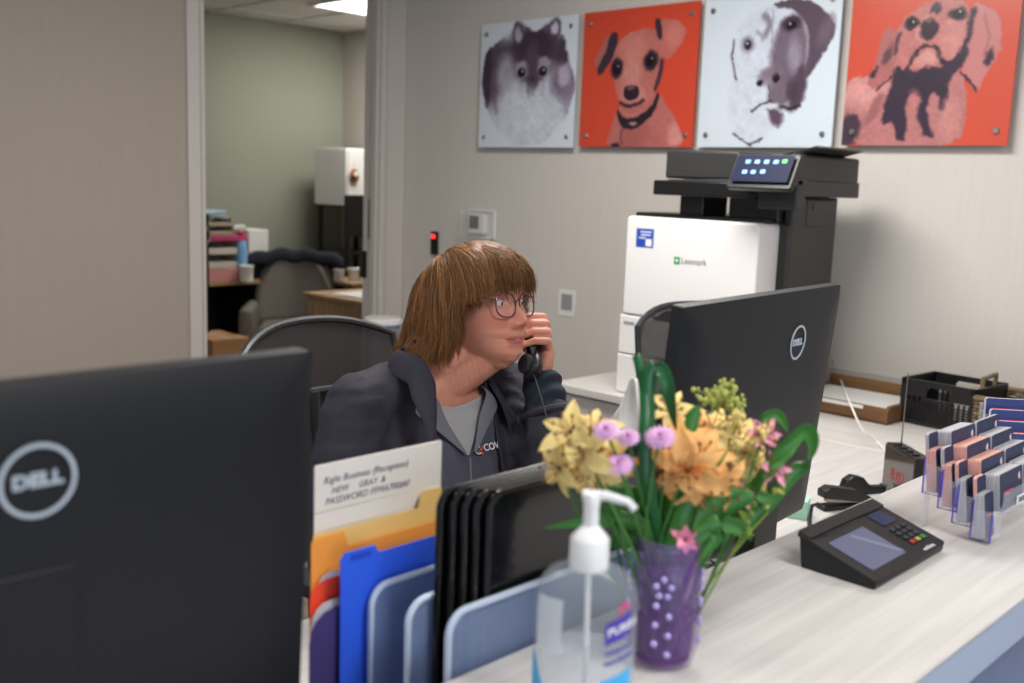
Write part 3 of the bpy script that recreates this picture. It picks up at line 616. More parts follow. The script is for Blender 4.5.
# ================================================================ monitors
M_mon = mat('monitor_black', (12, 14, 20), rough=.5, vary=.03, bump=.12, bscale=900)
M_mon_side = mat('monitor_edge', (20, 20, 22), rough=.4)
M_logo = mat('logo_silver', (190, 200, 212), rough=.35, metal=.3, vary=0)
def monitor(TR, yaw, tilt, W, H, logo_px, label, rect=None, basez=DZ):
    """TR = top right corner of the back (seen from behind), yaw of the back's left->right direction"""
    y = math.radians(yaw); t_ = math.radians(tilt)
    d = Vector((math.cos(y), math.sin(y), 0)); n = Vector((d.y, -d.x, 0)); up = Vector((0, 0, 1))*math.cos(t_)+n*math.sin(t_); nn = d.cross(up).normalized()
    TR = Vector(TR); lr = ray(*logo_px); lp = O_ + lr*((TR-O_).dot(nn)/lr.dot(nn)) - TR; logo_u = W+lp.dot(d); logo_v = lp.dot(up)
    cen = TR-d*(W/2)-up*(H/2)
    base = Vector((cen.x-nn.x*.03, cen.y-nn.y*.03, basez))
    r = thing('desktop_monitor', label, 'monitor', base, 0)
    o_ = cen-base
    Mf = frame(o_, d, up, nn)               # local x right, y up, z out of the back (toward camera)
    # shell : thin at the rim, thicker toward the middle
    b = MB(); w2, h2 = W/2, H/2
    rings = [(0, -.024, .004), (0, -.006, .004), (.012, .0, .010), (.05, .004, .02), (.09, .006, .03)]
    vs = []; n_ = 0; fs = []
    for k, (ins, z, rad) in enumerate(rings):
        pl = rrect(W-2*ins, H-2*ins, rad, 4); n_ = len(pl); vs += [(p[0], p[1], z) for p in pl]
    for k in range(len(rings)-1):
        for i in range(n_): j = (i+1) % n_; fs.append((k*n_+i, k*n_+j, (k+1)*n_+j, (k+1)*n_+i))
    fs.append(tuple(range(n_))[::-1]); fs.append(tuple(range((len(rings)-1)*n_, len(rings)*n_)))
    b.add(vs, fs, Mf); b.build('back_cover', M_mon, r, angle=20)
    b = MB(); b.prism(rrect(W-.012, H-.012, .004, 3), .002, Mf @ T(0, 0, -.026)); b.build('screen', M_blackgloss, r)
    lm = Mf @ T(-W/2+logo_u, H/2+logo_v, .0062)
    b = MB(); b.lathe([(.0235, 0), (.0265, 0), (.0265, .0012), (.0235, .0012), (.0235, 0)], 48, lm); b.build('logo_ring', M_logo, r)
    text('logo_lettering', 'DELL', .0135, lm @ Matrix.Scale(1.15, 4, (1, 0, 0)), M_logo, r, offset=.0006, depth=.0006)
    if rect:
        b = MB(); b.prism(rrect(rect[2]-rect[0], rect[3]-rect[1], .006, 3), .004, Mf @ T(-W/2+(rect[0]+rect[2])/2, -H/2+(rect[1]+rect[3])/2, .004)); b.build('stand_cover', M_mon, r, bevel=.001)
    # stand : neck + base plate
    rz = Mf @ Vector((0, -H*.30, .004)); 
    b = MB(); nb = Vector((nn.x, nn.y, 0)).normalized(); dd = d
    b.box((0, 0, 0), (.085, .03, rz.z-.012), frame(Vector((rz.x, rz.y, (rz.z+.012)/2))+nb*.018, dd, nb, Vector((0, 0, 1)))); b.build('stand_neck', M_mon_side, r, bevel=.006)
    b = MB(); b.box((0, 0, 0), (.22, .18, .012), frame(Vector((rz.x, rz.y, .006))-nb*.02, dd, nb, Vector((0, 0, 1)))); b.build('stand_foot', M_mon_side, r, bevel=.004)
    return r
monitor(ond(844.4, 285.2, 1.66), 95.5, 4.9, .512, .386, (793.8, 341.6), 'black monitor seen from behind, between the bouquet and the printer')
monitor(ond(317, 352, .86), 91, 3, .54, .386, (34, 478), 'large black monitor seen from behind at the left edge, nearest the viewer', rect=(.15, .0, .335, .255))
# ================================================================ office beyond the doorway
M_wood = streakmat('light_oak', (156, 128, 96), (196, 168, 132), (8, 8, .7), scale=4, rough=.5)
M_wood_top = streakmat('light_oak_top', (160, 128, 96), (190, 158, 122), (8, .7, 8), scale=4, rough=.5)
M_uph = mat('grey_leather', (112, 106, 98), rough=.6, bump=.3, bscale=120)
M_navy = mat('dark_jacket_cloth', (26, 28, 40), rough=.9, bump=.4, bscale=200)
# desk against the green wall
t = thing('office_desk', 'wood-topped desk with dark sides against the green office wall', 'desk', (-6.94, 3.40, 0))
MB().box((0, 0, .735), (.66, 1.75, .03)).build('desktop', M_wood_top, t, bevel=.003)
MB().box((0, -.55, .36), (.62, .04, .72)).build('side_panel', M_black, t, smooth=False)
MB().box((0, .80, .36), (.62, .04, .72)).build('side_panel', M_black, t, smooth=False)
MB().box((-.30, .12, .40), (.02, 1.30, .60)).build('back_panel', M_black, t, smooth=False)
dsk = .751
def P(px, py, x): return onx(px, py, x)
# stack of wooden trays / papers at the left
M_tray = mat('beige_tray', (176, 160, 134), rough=.6); M_pinkf = mat('magenta_folder', (188, 60, 110), rough=.6)
M_pink = mat('pink_box', (206, 140, 140), rough=.6); M_cream = mat('cream_tray', (206, 198, 184), rough=.6)
M_ltblue = mat('light_blue_paper', (170, 200, 222), rough=.7)
yb = P(222, 270, -6.75).y
sx = -6.78
def item(name, cat, label, y0px, y1px, x0px, x1px, m, x=-6.75, depth=.26, shape='box', grp=None):
    a = P(x0px, y1px, x); b_ = P(x1px, y0px, x)
    w = b_.y-a.y; h = abs(b_.z-a.z); c = ((a.y+b_.y)/2, min(a.z, b_.z))
    t = thing(name, label, cat, (x-depth/2, c[0], c[1]), 0, grp)
    return t, w, h, depth
zs = dsk
def shelfbox(w, h, dpt, y, label, m, name='letter_tray', cat='tray', x=-6.78, walls=True, parts='tray'):
    global zs
    t = thing(name, label, cat, (x, y, zs))
    h *= 1.16; b = MB()
    if walls:
        b.box((0, 0, .004), (dpt, w, .008)); b.box((0, w/2-.005, h/2), (dpt, .01, h)); b.box((0, -w/2+.005, h/2), (dpt, .01, h)); b.box((-dpt/2+.005, 0, h/2), (.01, w, h)); b.box((dpt/2-.005, 0, h*.25), (.01, w, h*.5))
        b.build(parts, m, t, bevel=.002); MB().box((0, 0, h*.3), (dpt*.85, w*.85, h*.35)).build('papers', M_paper, t)
    else: b.box((0, 0, h/2), (dpt, w, h)); b.build(parts, m, t, bevel=.004)
    zs += h+.001; return t
ys = P(224, 250, -6.65).y
shelfbox(.30, .075, .30, ys-.0, 'pink box lowest in the stack at the left of the office desk', M_pink, 'storage_box', 'box', walls=False, parts='body')
shelfbox(.27, .085, .28, ys, 'lower of two cream letter trays above the pink box', M_cream)
shelfbox(.27, .085, .28, ys, 'upper of two cream letter trays, just under the magenta folder', M_cream)
zs += 0
shelfbox(.32, .03, .30, ys+.02, 'magenta folder lying on the cream letter trays', M_pinkf, 'folder', 'folder', walls=False, parts='cover')
shelfbox(.27, .055, .26, ys-.05, 'lower of two beige wooden trays above the magenta folder', M_tray)
shelfbox(.25, .055, .26, ys-.05, 'topmost beige wooden tray holding light blue papers', M_tray)
t = thing('paper_pile', 'crumpled light blue papers on top of the tray stack', 'papers', (-6.78, ys-.06, zs)); b = MB()
for k in range(4): b.box((0, 0, .008+.011*k), (.22, .24-.02*k, .004), RZ(9*k-10) @ RX(4*k-6))
b.build('sheets', M_ltblue, t)
# black post at the left edge of the opening
t = thing('shelf_upright', 'black metal shelf upright just inside the office doorway at left', 'shelf', (-6.45, onx(207, 250, -6.45).y, 0))
b = MB(); b.box((0, -.03, .62), (.05, .06, 1.24)); b.box((-.3, -.03, .62), (.05, .06, 1.24)); b.build('post', M_black, t)
MB().box((-.15, -.03, 1.20), (.35, .06, .04)).build('shelf', M_black, t)
t = thing('silver_ring', 'round silver ring shaped object on the black shelf upright', 'ring', (-6.42, onx(204.5, 236, -6.42).y-.01, onx(204.5, 236, -6.42).z)); b = MB(); b.tube([(0, .05*math.cos(a), .06*math.sin(a)) for a in np.linspace(0, 2*PI, 24, endpoint=False)], .008, closed=True); b.build('ring', M_steel, t)
# spray bottle, white tub, white binder
p = onx(203+190/3.414*0+241.0-0, 272, -6.62) if False else P(244, 268, -6.62)
t = thing('spray_bottle', 'blue spray bottle with white trigger and red collar on the office desk', 'spray bottle', (-6.66, p.y, dsk))
M_bluel = mat('light_blue_liquid', (120, 172, 214), rough=.2); M_redc = mat('red_collar', (200, 36, 44), rough=.4)
MB().lathe([(0, 0), (.045, 0), (.047, .02), (.047, .17), (.035, .22), (.018, .25), (0, .25)], 20, T(0, 0, .06)).build('bottle', M_bluel, t)
MB().lathe([(.024, .0), (.026, .05), (.0, .05)], 16, T(0, 0, .30)).build('collar', M_redc, t)
b = MB(); b.box((0, -.02, .385), (.03, .10, .035)); b.box((0, .0, .36), (.02, .022, .05)); b.box((0, -.045, .35), (.014, .012, .05), RX(12)); b.build('trigger_head', M_wplastic, t, bevel=.004)
p = P(246, 262, -6.56); t = thing('white_tub', 'small white tub standing in front of the spray bottle', 'tub', (-6.56, p.y, dsk))
MB().lathe([(0, 0), (.05, 0), (.052, .09), (.055, .095), (.055, .115), (0, .118)], 22).build('tub', M_wplastic, t)
p = P(254, 250, -6.80); t = thing('white_binder', 'tall white binder standing at the right end of the office desk', 'binder', (-6.84, p.y+.02, dsk))
b = MB(); b.box((0, -.03, .18), (.24, .17, .36)); b.build('cover', M_wplastic, t, bevel=.006); MB().box((.121, .02, .19), (.002, .04, .18)).build('spine_label', M_paper, t)
# cardboard box on the floor
p = onz(214, 352, .10); t = thing('cardboard_box', 'brown cardboard box on the floor under the office desk', 'box', (-6.3, P(216, 345, -6.3).y, 0))
M_card = mat('cardboard', (186, 140, 96), rough=.8); MB().box((0, 0, .21), (.4, .28, .42)).build('carton', M_card, t, bevel=.003); MB().box((.0, 0, .4205), (.41, .05, .002)).build('tape', M_tray, t)
# armchair (facing the doorway side)
cp = P(290, 300, -6.25)
t = thing('guest_armchair', 'grey upholstered armchair with a dark jacket over its back in the office', 'armchair', (-6.25, cp.y+.03, 0), 0)
A = RZ(-38)
b = MB(); b.box((0, 0, .38), (.56, .50, .16)); b.build('seat', M_uph, t, bevel=.05, seg=4, rot=(0, 0, math.radians(-38)))
b = MB()
def backfn(u, v):
    y = (u-.5)*.60; z = .42+v*.52; w = 1-.25*max(0, v-.6)/.4*abs(u-.5)*2
    return (-.28-.10*v+.10*(2*(u-.5))**2, y*w, z-.12*(2*abs(u-.5))**3*v)
b.grid(13, 9, backfn); b.build('backrest', M_uph, t, solid=.10, bevel=0, sub=1, rot=(0, 0, math.radians(-38)))
for s in (-1, 1):
    b = MB(); b.box((.0, s*.31, .42), (.56, .10, .36)); b.build('armrest', M_uph, t, bevel=.045, seg=4, rot=(0, 0, math.radians(-38)))
for sx_ in (-1, 1):
    for sy_ in (-1, 1):
        b = MB(); b.lathe([(.014, 0), (.022, .28), (0, .28)], 10, T(sx_*.22, sy_*.24, 0)); b.build('leg', M_black, t, rot=(0, 0, math.radians(-38)))
cx_, cy_ = -6.25, cp.y+.03
jk = MB()
def jfn(u, v):
    y = (u-.5)*.70; a = v*PI; r = .070
    return (-.36-r*math.cos(a)*.9+.09*(2*(u-.5))**2+.012*math.sin(17*u+4*v), y, .935+r*.55*math.sin(a)-(abs(v-.5)*2)**3*(.05 if v > .5 else .16)-.05*(2*abs(u-.5))**3+.012*math.sin(23*u))
jk.grid(28, 14, jfn); o = jk.build('draped_jacket', M_navy, solid=.014, loc=(cx_, cy_, 0), rot=(0, 0, math.radians(-38)), sub=1)
tag(o, 'dark navy jacket draped over the back of the grey office armchair', 'jacket')
# low oak cabinet with papers
a = P(305, 292, -5.86); cb = thing('low_oak_cabinet', 'low light oak cabinet beside the right door jamb in the office', 'cabinet', (-5.50, a.y+.36, 0))
hz_ = a.z
b = MB(); b.box((0, 0, hz_-.015), (.74, .74, .03)); b.build('top', M_wood_top, cb, bevel=.003)
b = MB(); b.box((0, 0, (hz_-.03)/2+.03), (.70, .70, hz_-.09)); b.build('carcass', M_wood, cb, smooth=False)
for k in range(2): b = MB(); b.box((.355, -.175+.35*k, (hz_)/2), (.016, .34, hz_-.12)); dd_ = b.build('door', M_wood, cb, bevel=.002); MB().box((.368, -.03+.06*k, hz_*.7), (.01, .012, .1)).build('handle', M_steel, dd_)
t = thing('paper_sheet', 'white paper lying on the low oak cabinet', 'paper', (-5.52, a.y+.34, hz_)); MB().box((0, 0, .004), (.34, .5, .006), RZ(4)).build('sheet', M_paper, t, smooth=False)
# black shelf stand with white cabinet and monitor
q0 = P(317, 204, -7.0); q1 = P(317, 148, -7.0)
st = thing('black_shelf_stand', 'tall black metal stand under the white cabinet in the office corner', 'stand', (-6.80, q0.y+.28, 0))
for sx_ in (-.18, .18):
    for sy_ in (-.26, .10): MB().box((sx_, sy_, q0.z/2), (.03, .035, q0.z)).build('upright', M_black, st, smooth=False)
MB().box((0, -.08, q0.z-.008), (.40, .46, .016)).build('shelf', M_black, st, smooth=False); MB().box((0, -.08, .92), (.40, .46, .02)).build('shelf', M_black, st, smooth=False)
wc = thing('white_wall_cabinet', 'white cabinet on top of the black stand in the office corner', 'cabinet', (-6.80, q0.y, q0.z))
hh = q1.z-q0.z
MB().box((0, .24, hh/2), (.42, .52, hh)).build('body', M_wplastic, wc, bevel=.006)
for k in range(2): MB().box((.215, .115+.25*k, hh/2), (.012, .24, hh-.03)).build('door', M_wplastic, wc, bevel=.003)
pp = P(354, 176, -6.57); dk_ = thing('round_ornament', 'small round brown and white ornament hanging on the white office cabinet', 'ornament', (-6.572, pp.y, pp.z))
MB().lathe([(0, 0), (.042, 0), (.046, .006), (.042, .012), (0, .014)], 24, RY(90), sx=1.25).build('disc', mat('ornament_brown', (150, 84, 50), rough=.5, vary=.3, scale=40), dk_)
MB().ell((.014, .012, .012), (.008, .02, .024)).build('ornament_face', M_wplastic, dk_); MB().ell((.016, -.012, -.012), (.008, .022, .016)).build('ornament_patch', M_black, dk_)
MB().tube([(.004, 0, .05), (.004, 0, .12)], .002).build('cord', M_wplastic, dk_)
pm = P(354, 238, -6.5); t = thing('office_monitor', 'dark office monitor partly hidden by the right door jamb', 'monitor', (-6.40, P(345, 216, -6.4).y+.25, dsk+.0))
oz = dsk
MB().box((0, .0, P(354, 216, -6.4).z-dsk), (.03, .50, .32)).build('screen', M_blackgloss, t, bevel=.005); MB().box((-.03, 0, .20), (.03, .06, .38)).build('stand_neck', M_black, t); MB().box((-.02, 0, .008), (.18, .24, .016)).build('stand_foot', M_black, t, bevel=.004)
# side desk carrying monitor and cups
t = thing('side_desk', 'wood-topped side desk behind the armchair in the office corner', 'desk', (-6.33, 4.98, 0))
MB().box((0, 0, .735), (.46, .72, .03)).build('desktop', M_wood_top, t, bevel=.003)
for s in (-1, 1): MB().box((s*.20, 0, .36), (.04, .66, .72)).build('side_panel', M_black, t, smooth=False)
for i, px in enumerate((336, 350, 358)):
    pc = onz(px, 246, dsk+.03)
    y_ = P(px, 246, -6.28).y
    k = thing('paper_cup', ['white cup at the left end of the row before the office monitor', 'white cup in the middle of the row before the office monitor', 'white cup nearest the door jamb before the office monitor'][i], 'cup', (-6.24, y_, dsk), 0, 'white cups on the office side desk')
    MB().lathe([(0, 0), (.032, 0), (.042, .095), (.040, .095), (.030, .006), (0, .006)], 20).build('cup', M_wplastic, k); MB().lathe([(.043, .08), (.045, .082), (.045, .092), (.043, .094)], 20).build('rim', M_wplastic, k)
# bin with white lid by the right door jamb
p = ond(383, 318, 5.2)
t = thing('waste_bin', 'clear grey bin with a white lid standing by the right door frame', 'bin', (p.x, p.y, 0))
hb = p.z
M_bin = mat('bin_grey', (150, 148, 146), rough=.3)
MB().lathe([(0, 0), (.075, 0), (.088, hb-.03), (.08, hb-.03), (.07, .01), (0, .01)], 28).build('bin_body', M_bin, t)
MB().lathe([(.094, hb-.03), (.098, hb-.025), (.098, hb-.005), (.09, hb+.004), (0, hb+.008)], 28).build('lid', M_wplastic, t)
MB().lathe([(.097, hb-.036), (.0995, hb-.034), (.0995, hb-.026), (.097, hb-.024)], 28).build('rim_band', mat('rim_blue', (110, 124, 176), rough=.4), t)
# ================================================================ office chairs in the reception
M_mesh = holemat('chair_mesh', (34, 33, 35), scale=330, open_=.17, rough=.7, metal=0)
M_chair = mat('chair_plastic', (40, 42, 46), rough=.45)
M_chfab = mat('chair_fabric', (34, 34, 38), rough=.9, bump=.3, bscale=600)
def office_chair(x, y, rz, label, backz=1.02, W=.50, seat=.47, topdrop=.05, lean=.10):
    t = thing('office_chair', label, 'chair', (x, y, 0), rz)          # local +X = facing direction
    MB().rbox2(.48, .48, .08, .07, T(.02, 0, seat-.07)).build('seat', M_chfab, t, bevel=.02, seg=3)
    z0 = seat+.12; 
    def outline():
        pts = []
        n = 14
        for k in range(n+1):                           # top arc from left to right
            u = -1+2*k/n; pts.append((u*W/2*(1 if abs(u) < .99 else 1), backz-topdrop*abs(u)**2.6-.0))
        pts += [(W/2+.005, backz-.14), (W/2-.01, z0+.12), (W/2-.06, z0), (-W/2+.06, z0), (-W/2+.01, z0+.12), (-W/2-.005, backz-.14)]
        return pts
    pl = outline()
    def bend(yy, zz): return (-.20-lean*(zz-z0)/(backz-z0)-.06*(1-(2*yy/W)**2), yy, zz)
    b = MB(); b.tube([bend(*q) for q in pl], .0095, closed=True, seg=8); b.build('back_frame', M_chair, t)
    b = MB(); 
    def mf(u, v):
        yy = (u-.5)*W*.97; zt_ = backz-topdrop*abs(2*u-1)**2.6; zz = z0+.01+v*(zt_-z0-.01); return bend(yy, zz)
    b.grid(15, 10, mf); b.build('mesh_back', M_mesh, t)
    b = MB(); b.tube([bend(-W/2, backz-.17), bend(0, backz-.17), bend(W/2, backz-.17)], .010); b.tube([(-.05, 0, seat-.09), (-.22, 0, seat-.08), (-.30, 0, seat+.08), bend(0, backz-.17)], .02); b.build('back_support', M_chair, t)
    for s in (-1, 1):
        b = MB(); b.tube([(-.02, s*.24, seat-.04), (-.02, s*.29, seat), (-.02, s*.30, seat+.19)], .014); b.box((.02, s*.30, seat+.20), (.24, .07, .03)); b.build('armrest', M_chair, t, bevel=.004)
    b = MB(); b.lathe([(.03, .08), (.03, seat-.07), (0, seat-.07)], 16); b.build('gas_column', M_steel, t)
    for k in range(5):
        a = 2*PI*k/5+.3; b = MB(); b.tube([(0, 0, .10), (.28*math.cos(a), .28*math.sin(a), .07)], [.024, .014]); l = b.build('base_arm', M_chair, t)
        b = MB(); b.lathe([(0, -.014), (.028, -.012), (.03, 0), (.028, .012), (0, .014)], 14, T(.29*math.cos(a), .29*math.sin(a), .031) @ RX(90)); b.build('castor', M_black, l)
    return t
office_chair(-1.70, 1.475, 10, 'black mesh office chair the woman sits on', backz=1.185, W=.50, seat=.50)
office_chair(-1.42, 2.50, -14, 'empty black mesh office chair behind the far monitor', backz=1.185, W=.46, seat=.50)
# ================================================================ the woman on the telephone
def rel(p): return Vector((p[0], p[1], p[2]+CAMH))
HAZ = math.radians(5); HP = math.radians(-5)
h_f = Vector((math.cos(HAZ)*math.cos(HP), math.sin(HAZ)*math.cos(HP), -math.sin(HP)))
h_l = Vector((-math.sin(HAZ), math.cos(HAZ), 0)); h_u = h_f.cross(h_l)
_r = math.radians(-3); h_l, h_u = h_l*math.cos(_r)+h_u*math.sin(_r), h_u*math.cos(_r)-h_l*math.sin(_r)
EYE = ond(516.2, 302.5, 1.95)
HC = EYE - h_f*.086
MH = frame(HC, h_f, h_l, h_u)
def hp(x, y, z): return MH @ Vector((x, y, z))
# ---------- head surface in head space (x forward, y left, z up; eyes at z=0)
Zf = [-.122, -.118, -.110, -.098, -.086, -.0765, -.0725, -.0695, -.065, -.059, -.048, -.030, -.012, .0, .012, .024, .045, .062, .076, .088, .096, .100]
Xf = [.052, .070, .0835, .0890, .0850, .0895, .0915, .0880, .0930, .0915, .0875, .0850, .0820, .0775, .0805, .0850, .0875, .0830, .071, .051, .024, .0]
Wz = [-.122, -.112, -.098, -.085, -.068, -.045, -.020, .0, .025, .046, .066, .081, .093, .100]
Ww = [.016, .030, .043, .053, .0615, .0675, .0710, .0725, .0735, .0725, .066, .052, .030, .0]
Bz = [-.122, -.110, -.090, -.070, -.045, -.020, .010, .038, .060, .080, .094, .100]
Bx = [.020, .006, -.015, -.045, -.075, -.090, -.0985, -.098, -.088, -.064, -.030, .0]
def gs(y, z, y0, z0, sy, sz): return math.exp(-((y-y0)/sy)**2-((z-z0)/sz)**2)
def head_point(a, z):
    f = float(interp(z, Zf, Xf)); w = float(interp(z, Wz, Ww)); b = float(interp(z, Bz, Bx))
    x0 = -.008+.012*max(0, -z/.12); ca, sa = math.cos(a), math.sin(a)
    if ca >= 0: ex = .80; x = x0+(f-x0)*ca**ex
    else: x = x0-(x0-b)*abs(ca)**.95
    y = w*math.copysign(abs(sa)**(.86 if ca > 0 else .95), sa)
    if ca > 0:
        ay = abs(y)
        # features
        nz_ = float(interp(z, [-.052, -.047, -.041, -.035, -.028, -.018, -.006, .006, .018], [.0, .008, .022, .0285, .0265, .0205, .0130, .007, 0]))
        nw = float(interp(z, [-.05, -.040, -.028, -.01, .01], [.0140, .0130, .0105, .0085, .009]))
        x += nz_*math.exp(-(ay/nw)**2.4)
        x += .0115*gs(ay, z, .0150, -.0415, .0060, .0070)                      # wings of the nose
        x -= .0085*gs(ay, z, .031, .001, .0165, .0115)                          # eye sockets
        x += .0035*gs(ay, z, .034, .0165, .019, .0055)                           # brow
        x += .0060*gs(ay, z, .040, -.030, .020, .018)                            # cheeks
        x -= .0028*gs(ay, z, .026+(-.04-z)*.22, -.052, .0030, .020)              # nasolabial fold
        x += .0030*gs(ay, z, .024, -.013, .012, .004)                            # under-eye
        x += .0050*gs(ay, z, .034, -.092, .018, .016)                            # jowl
        mo = math.exp(-(ay/.0235)**4)
        if z < -.060 and z > -.080: x = x*mo+(x-.0028)*(1-mo)
        x -= .0035*gs(ay, z, .0265, -.0700, .004, .004)                          # mouth corner
    return Vector((x, y, z))
def head_mesh(nu=150, nv=130):
    zs_ = np.concatenate([-.1215+.2210*(.5-.5*np.cos(np.linspace(0, PI, nv)))])
    # denser rows in the face
    zs_ = np.sort(np.concatenate([zs_, np.linspace(-.105, .02, 70)]))
    nv = len(zs_); vs = []; fs = []
    for z in zs_:
        for k in range(nu):
            t = 2*PI*k/nu; a = t-0.30*math.sin(t)             # denser toward the front
            vs.append(head_point(a, float(z)))
    for i in range(nv-1):
        for k in range(nu): k2 = (k+1) % nu; fs.append((i*nu+k, i*nu+k2, (i+1)*nu+k2, (i+1)*nu+k))
    fs.append(tuple(range(nu))[::-1]); fs.append(tuple(range((nv-1)*nu, nv*nu)))
    return vs, fs
# ---------- skeleton points (world)
NB = rel((-1.475, 1.330, -.372))            # base of the neck
ta = math.radians(-4); t_f = Vector((math.cos(ta), math.sin(ta), 0)); t_l = Vector((-math.sin(ta), math.cos(ta), 0))
SC = rel((-1.485, 1.320, -.430))
DZT = .028
SHR = SC - t_l*.162; SHL = SC + t_l*.165
ELR = rel((-1.43, 1.07, -.70)); WRR = rel((-1.20, 1.13, -.735))
ELL = ond(565, 500, 1.96); WRL = ond(541, 378, 2.02)
def torso_rings(off=0.0, zmin=-1.05):
    R = []
    data = [  # rel z, centre x, centre y, half width, half depth front, half depth back
        (-1.05, -1.545, 1.30, .165, .12, .12), (-.92, -1.54, 1.30, .165, .135, .115), (-.80, -1.525, 1.305, .155, .135, .10),
        (-.70, -1.505, 1.31, .160, .145, .10), (-.62, -1.49, 1.315, .165, .140, .105), (-.55, -1.485, 1.32, .172, .115, .105), (-.50, -1.485, 1.322, .168, .092, .098),
        (-.465, -1.485, 1.325, .140, .075, .088), (-.435, -1.480, 1.328, .095, .066, .078), (-.412, -1.475, 1.333, .066, .060, .066), (-.395, -1.472, 1.338, .056, .055, .058)]
    for z, cx, cy, w, df, db in data:
        if z < zmin: continue
        R.append((Vector((cx, cy, z+DZT+CAMH)), w+off, df+off, db+off))
    return R
def add_loft(mb, rings, nseg=48):
    vs = []; fs = []; n = len(rings)
    for c, w, df, db in rings:
        for k in range(nseg):
            a = 2*PI*k/nseg; ca, sa = math.cos(a), math.sin(a)
            e = .85
            x = (df if ca > 0 else db)*math.copysign(abs(ca)**e, ca); y = w*math.copysign(abs(sa)**e, sa)
            vs.append(c+t_f*x+t_l*y)
    for i in range(n-1):
        for k in range(nseg): k2 = (k+1) % nseg; fs.append((i*nseg+k, i*nseg+k2, (i+1)*nseg+k2, (i+1)*nseg+k))
    fs.append(tuple(range(nseg))[::-1]); fs.append(tuple(range((n-1)*nseg, n*nseg)))
    mb.add(vs, fs)
def limb(mb, pts, rad, step=.35, flat=None):
    """chain of overlapping balls = tapered capsule"""
    for i in range(len(pts)-1):
        a, b = Vector(pts[i]), Vector(pts[i+1]); ra, rb = rad[i], rad[i+1]; L = (b-a).length; n = max(2, int(L/(min(ra, rb)*step))+1)
        for k in range(n+1):
            t = k/n; c = a.lerp(b, t); r = ra+(rb-ra)*t; mb.ell(c, (r, r, r), 14, 8)
# ---------- left hand round the receiver, right hand flat on the desk
EARP = HC+h_f*.004+h_l*.098+h_u*-.018; MOUTHP = hp(.088, .040, -.114)
PA = (EARP-MOUTHP).normalized(); PM = EARP.lerp(MOUTHP, .60)
pout = h_l - PA*h_l.dot(PA); pout.normalize(); pfr = pout.cross(PA).normalized()
if pfr.dot(h_f) < 0: pfr = -pfr
def ph(a, f, o): return PM+PA*a+pfr*f+pout*o
def hand_left(mb):
    kn = []
    for i in range(4):                                 # 0 index (near ear) .. 3 little finger
        a = .034-.0205*i
        ln = [1.0, 1.08, 1.0, .82][i]; r = [.0092, .0095, .009, .0080][i]
        K = ph(a, .016, .043); P1 = ph(a+.002, .014+.028*ln, .026); P2 = ph(a+.001, .010+.022*ln, .002-.004*ln); P3 = ph(a-.001, .010+.002, -.014*ln-.004)
        limb(mb, [K, P1, P2, P3], [r*1.12, r*1.05, r*.95, r*.80]); kn.append(K)
    wr = WRL
    for i, K in enumerate(kn):
        base = wr.lerp(K, .10)+(-PA*.004*(i-1.5))*0
        limb(mb, [base, wr.lerp(K, .5)+PA*(.004*(1.5-i)), K], [.0175, .0155, .0125])
    # thumb along the back side of the receiver
    limb(mb, [wr.lerp(kn[1], .35)-pfr*.012, ph(.000, -.020, .038), ph(.022, -.026, .020), ph(.034, -.022, .002)], [.015, .0125, .0105, .0085])
    limb(mb, [wr, wr.lerp(kn[2], .3)], [.0245, .020])
    return kn
def hand_right(mb):
    wr = WRR; d = Vector((.97, .22, -.02)).normalized(); s = Vector((-.22, .97, 0)).normalized(); u = Vector((0, 0, 1))
    for i in range(4):
        off = (1.5-i)*.021; ln = [.95, 1.05, .98, .78][i]; r = [.0092, .0095, .009, .008][i]
        K = wr+d*.088+s*off; P1 = K+d*.040*ln+u*.008+s*off*.1; P2 = P1+d*.024*ln-u*.008; P3 = P2+d*.018*ln-u*.012
        limb(mb, [wr+d*.01+s*off*.5, K], [.016, .0115]); limb(mb, [K, P1, P2, P3], [r*1.1, r, r*.93, r*.8])
    limb(mb, [wr+d*.02+s*.022, wr+d*.055+s*.048-u*.006, wr+d*.085+s*.056-u*.012], [.014, .0115, .009])
body = MB()
add_loft(body, torso_rings(0))
_hv, _hf = head_mesh(); body.add(_hv, _hf, MH)
limb(body, [NB-Vector((0, 0, .06)), NB+Vector((.0, 0, .01)), hp(-.028, 0, -.085), hp(-.030, 0, -.04)], [.064, .057, .056, .060])
limb(body, [NB+t_f*.02-Vector((0, 0, .02)), hp(.022, 0, -.104)], [.046, .034])
limb(body, [hp(.0, 0, -.088), hp(.050, 0, -.103)], [.040, .026])                # soft chin underside
for s, a in ((-1, SHR), (1, SHL)): limb(body, [SC+t_l*s*.06+Vector((0, 0, .028)), a, a-Vector((0, 0, .02))], [.045, .050, .050])
limb(body, [SHR, ELR, WRR], [.048, .040, .026]); limb(body, [SHL, ELL, WRL], [.048, .040, .025])
hand_left(body); hand_right(body)
for s in (-1, 1):                                       # thighs under the desk
    hipp = rel((-1.55, 1.30+s*.09, -1.0)); kne = rel((-1.10, 1.30+s*.12, -1.0)); ank = rel((-1.14, 1.31+s*.12, -1.44))
    limb(body, [hipp, kne, ank], [.085, .06, .038]); limb(body, [ank, ank+Vector((.14, 0, -.035))], [.035, .028])
_bv, _bf, _bn = voxel(body, .0026, smooth=2, factor=.4)
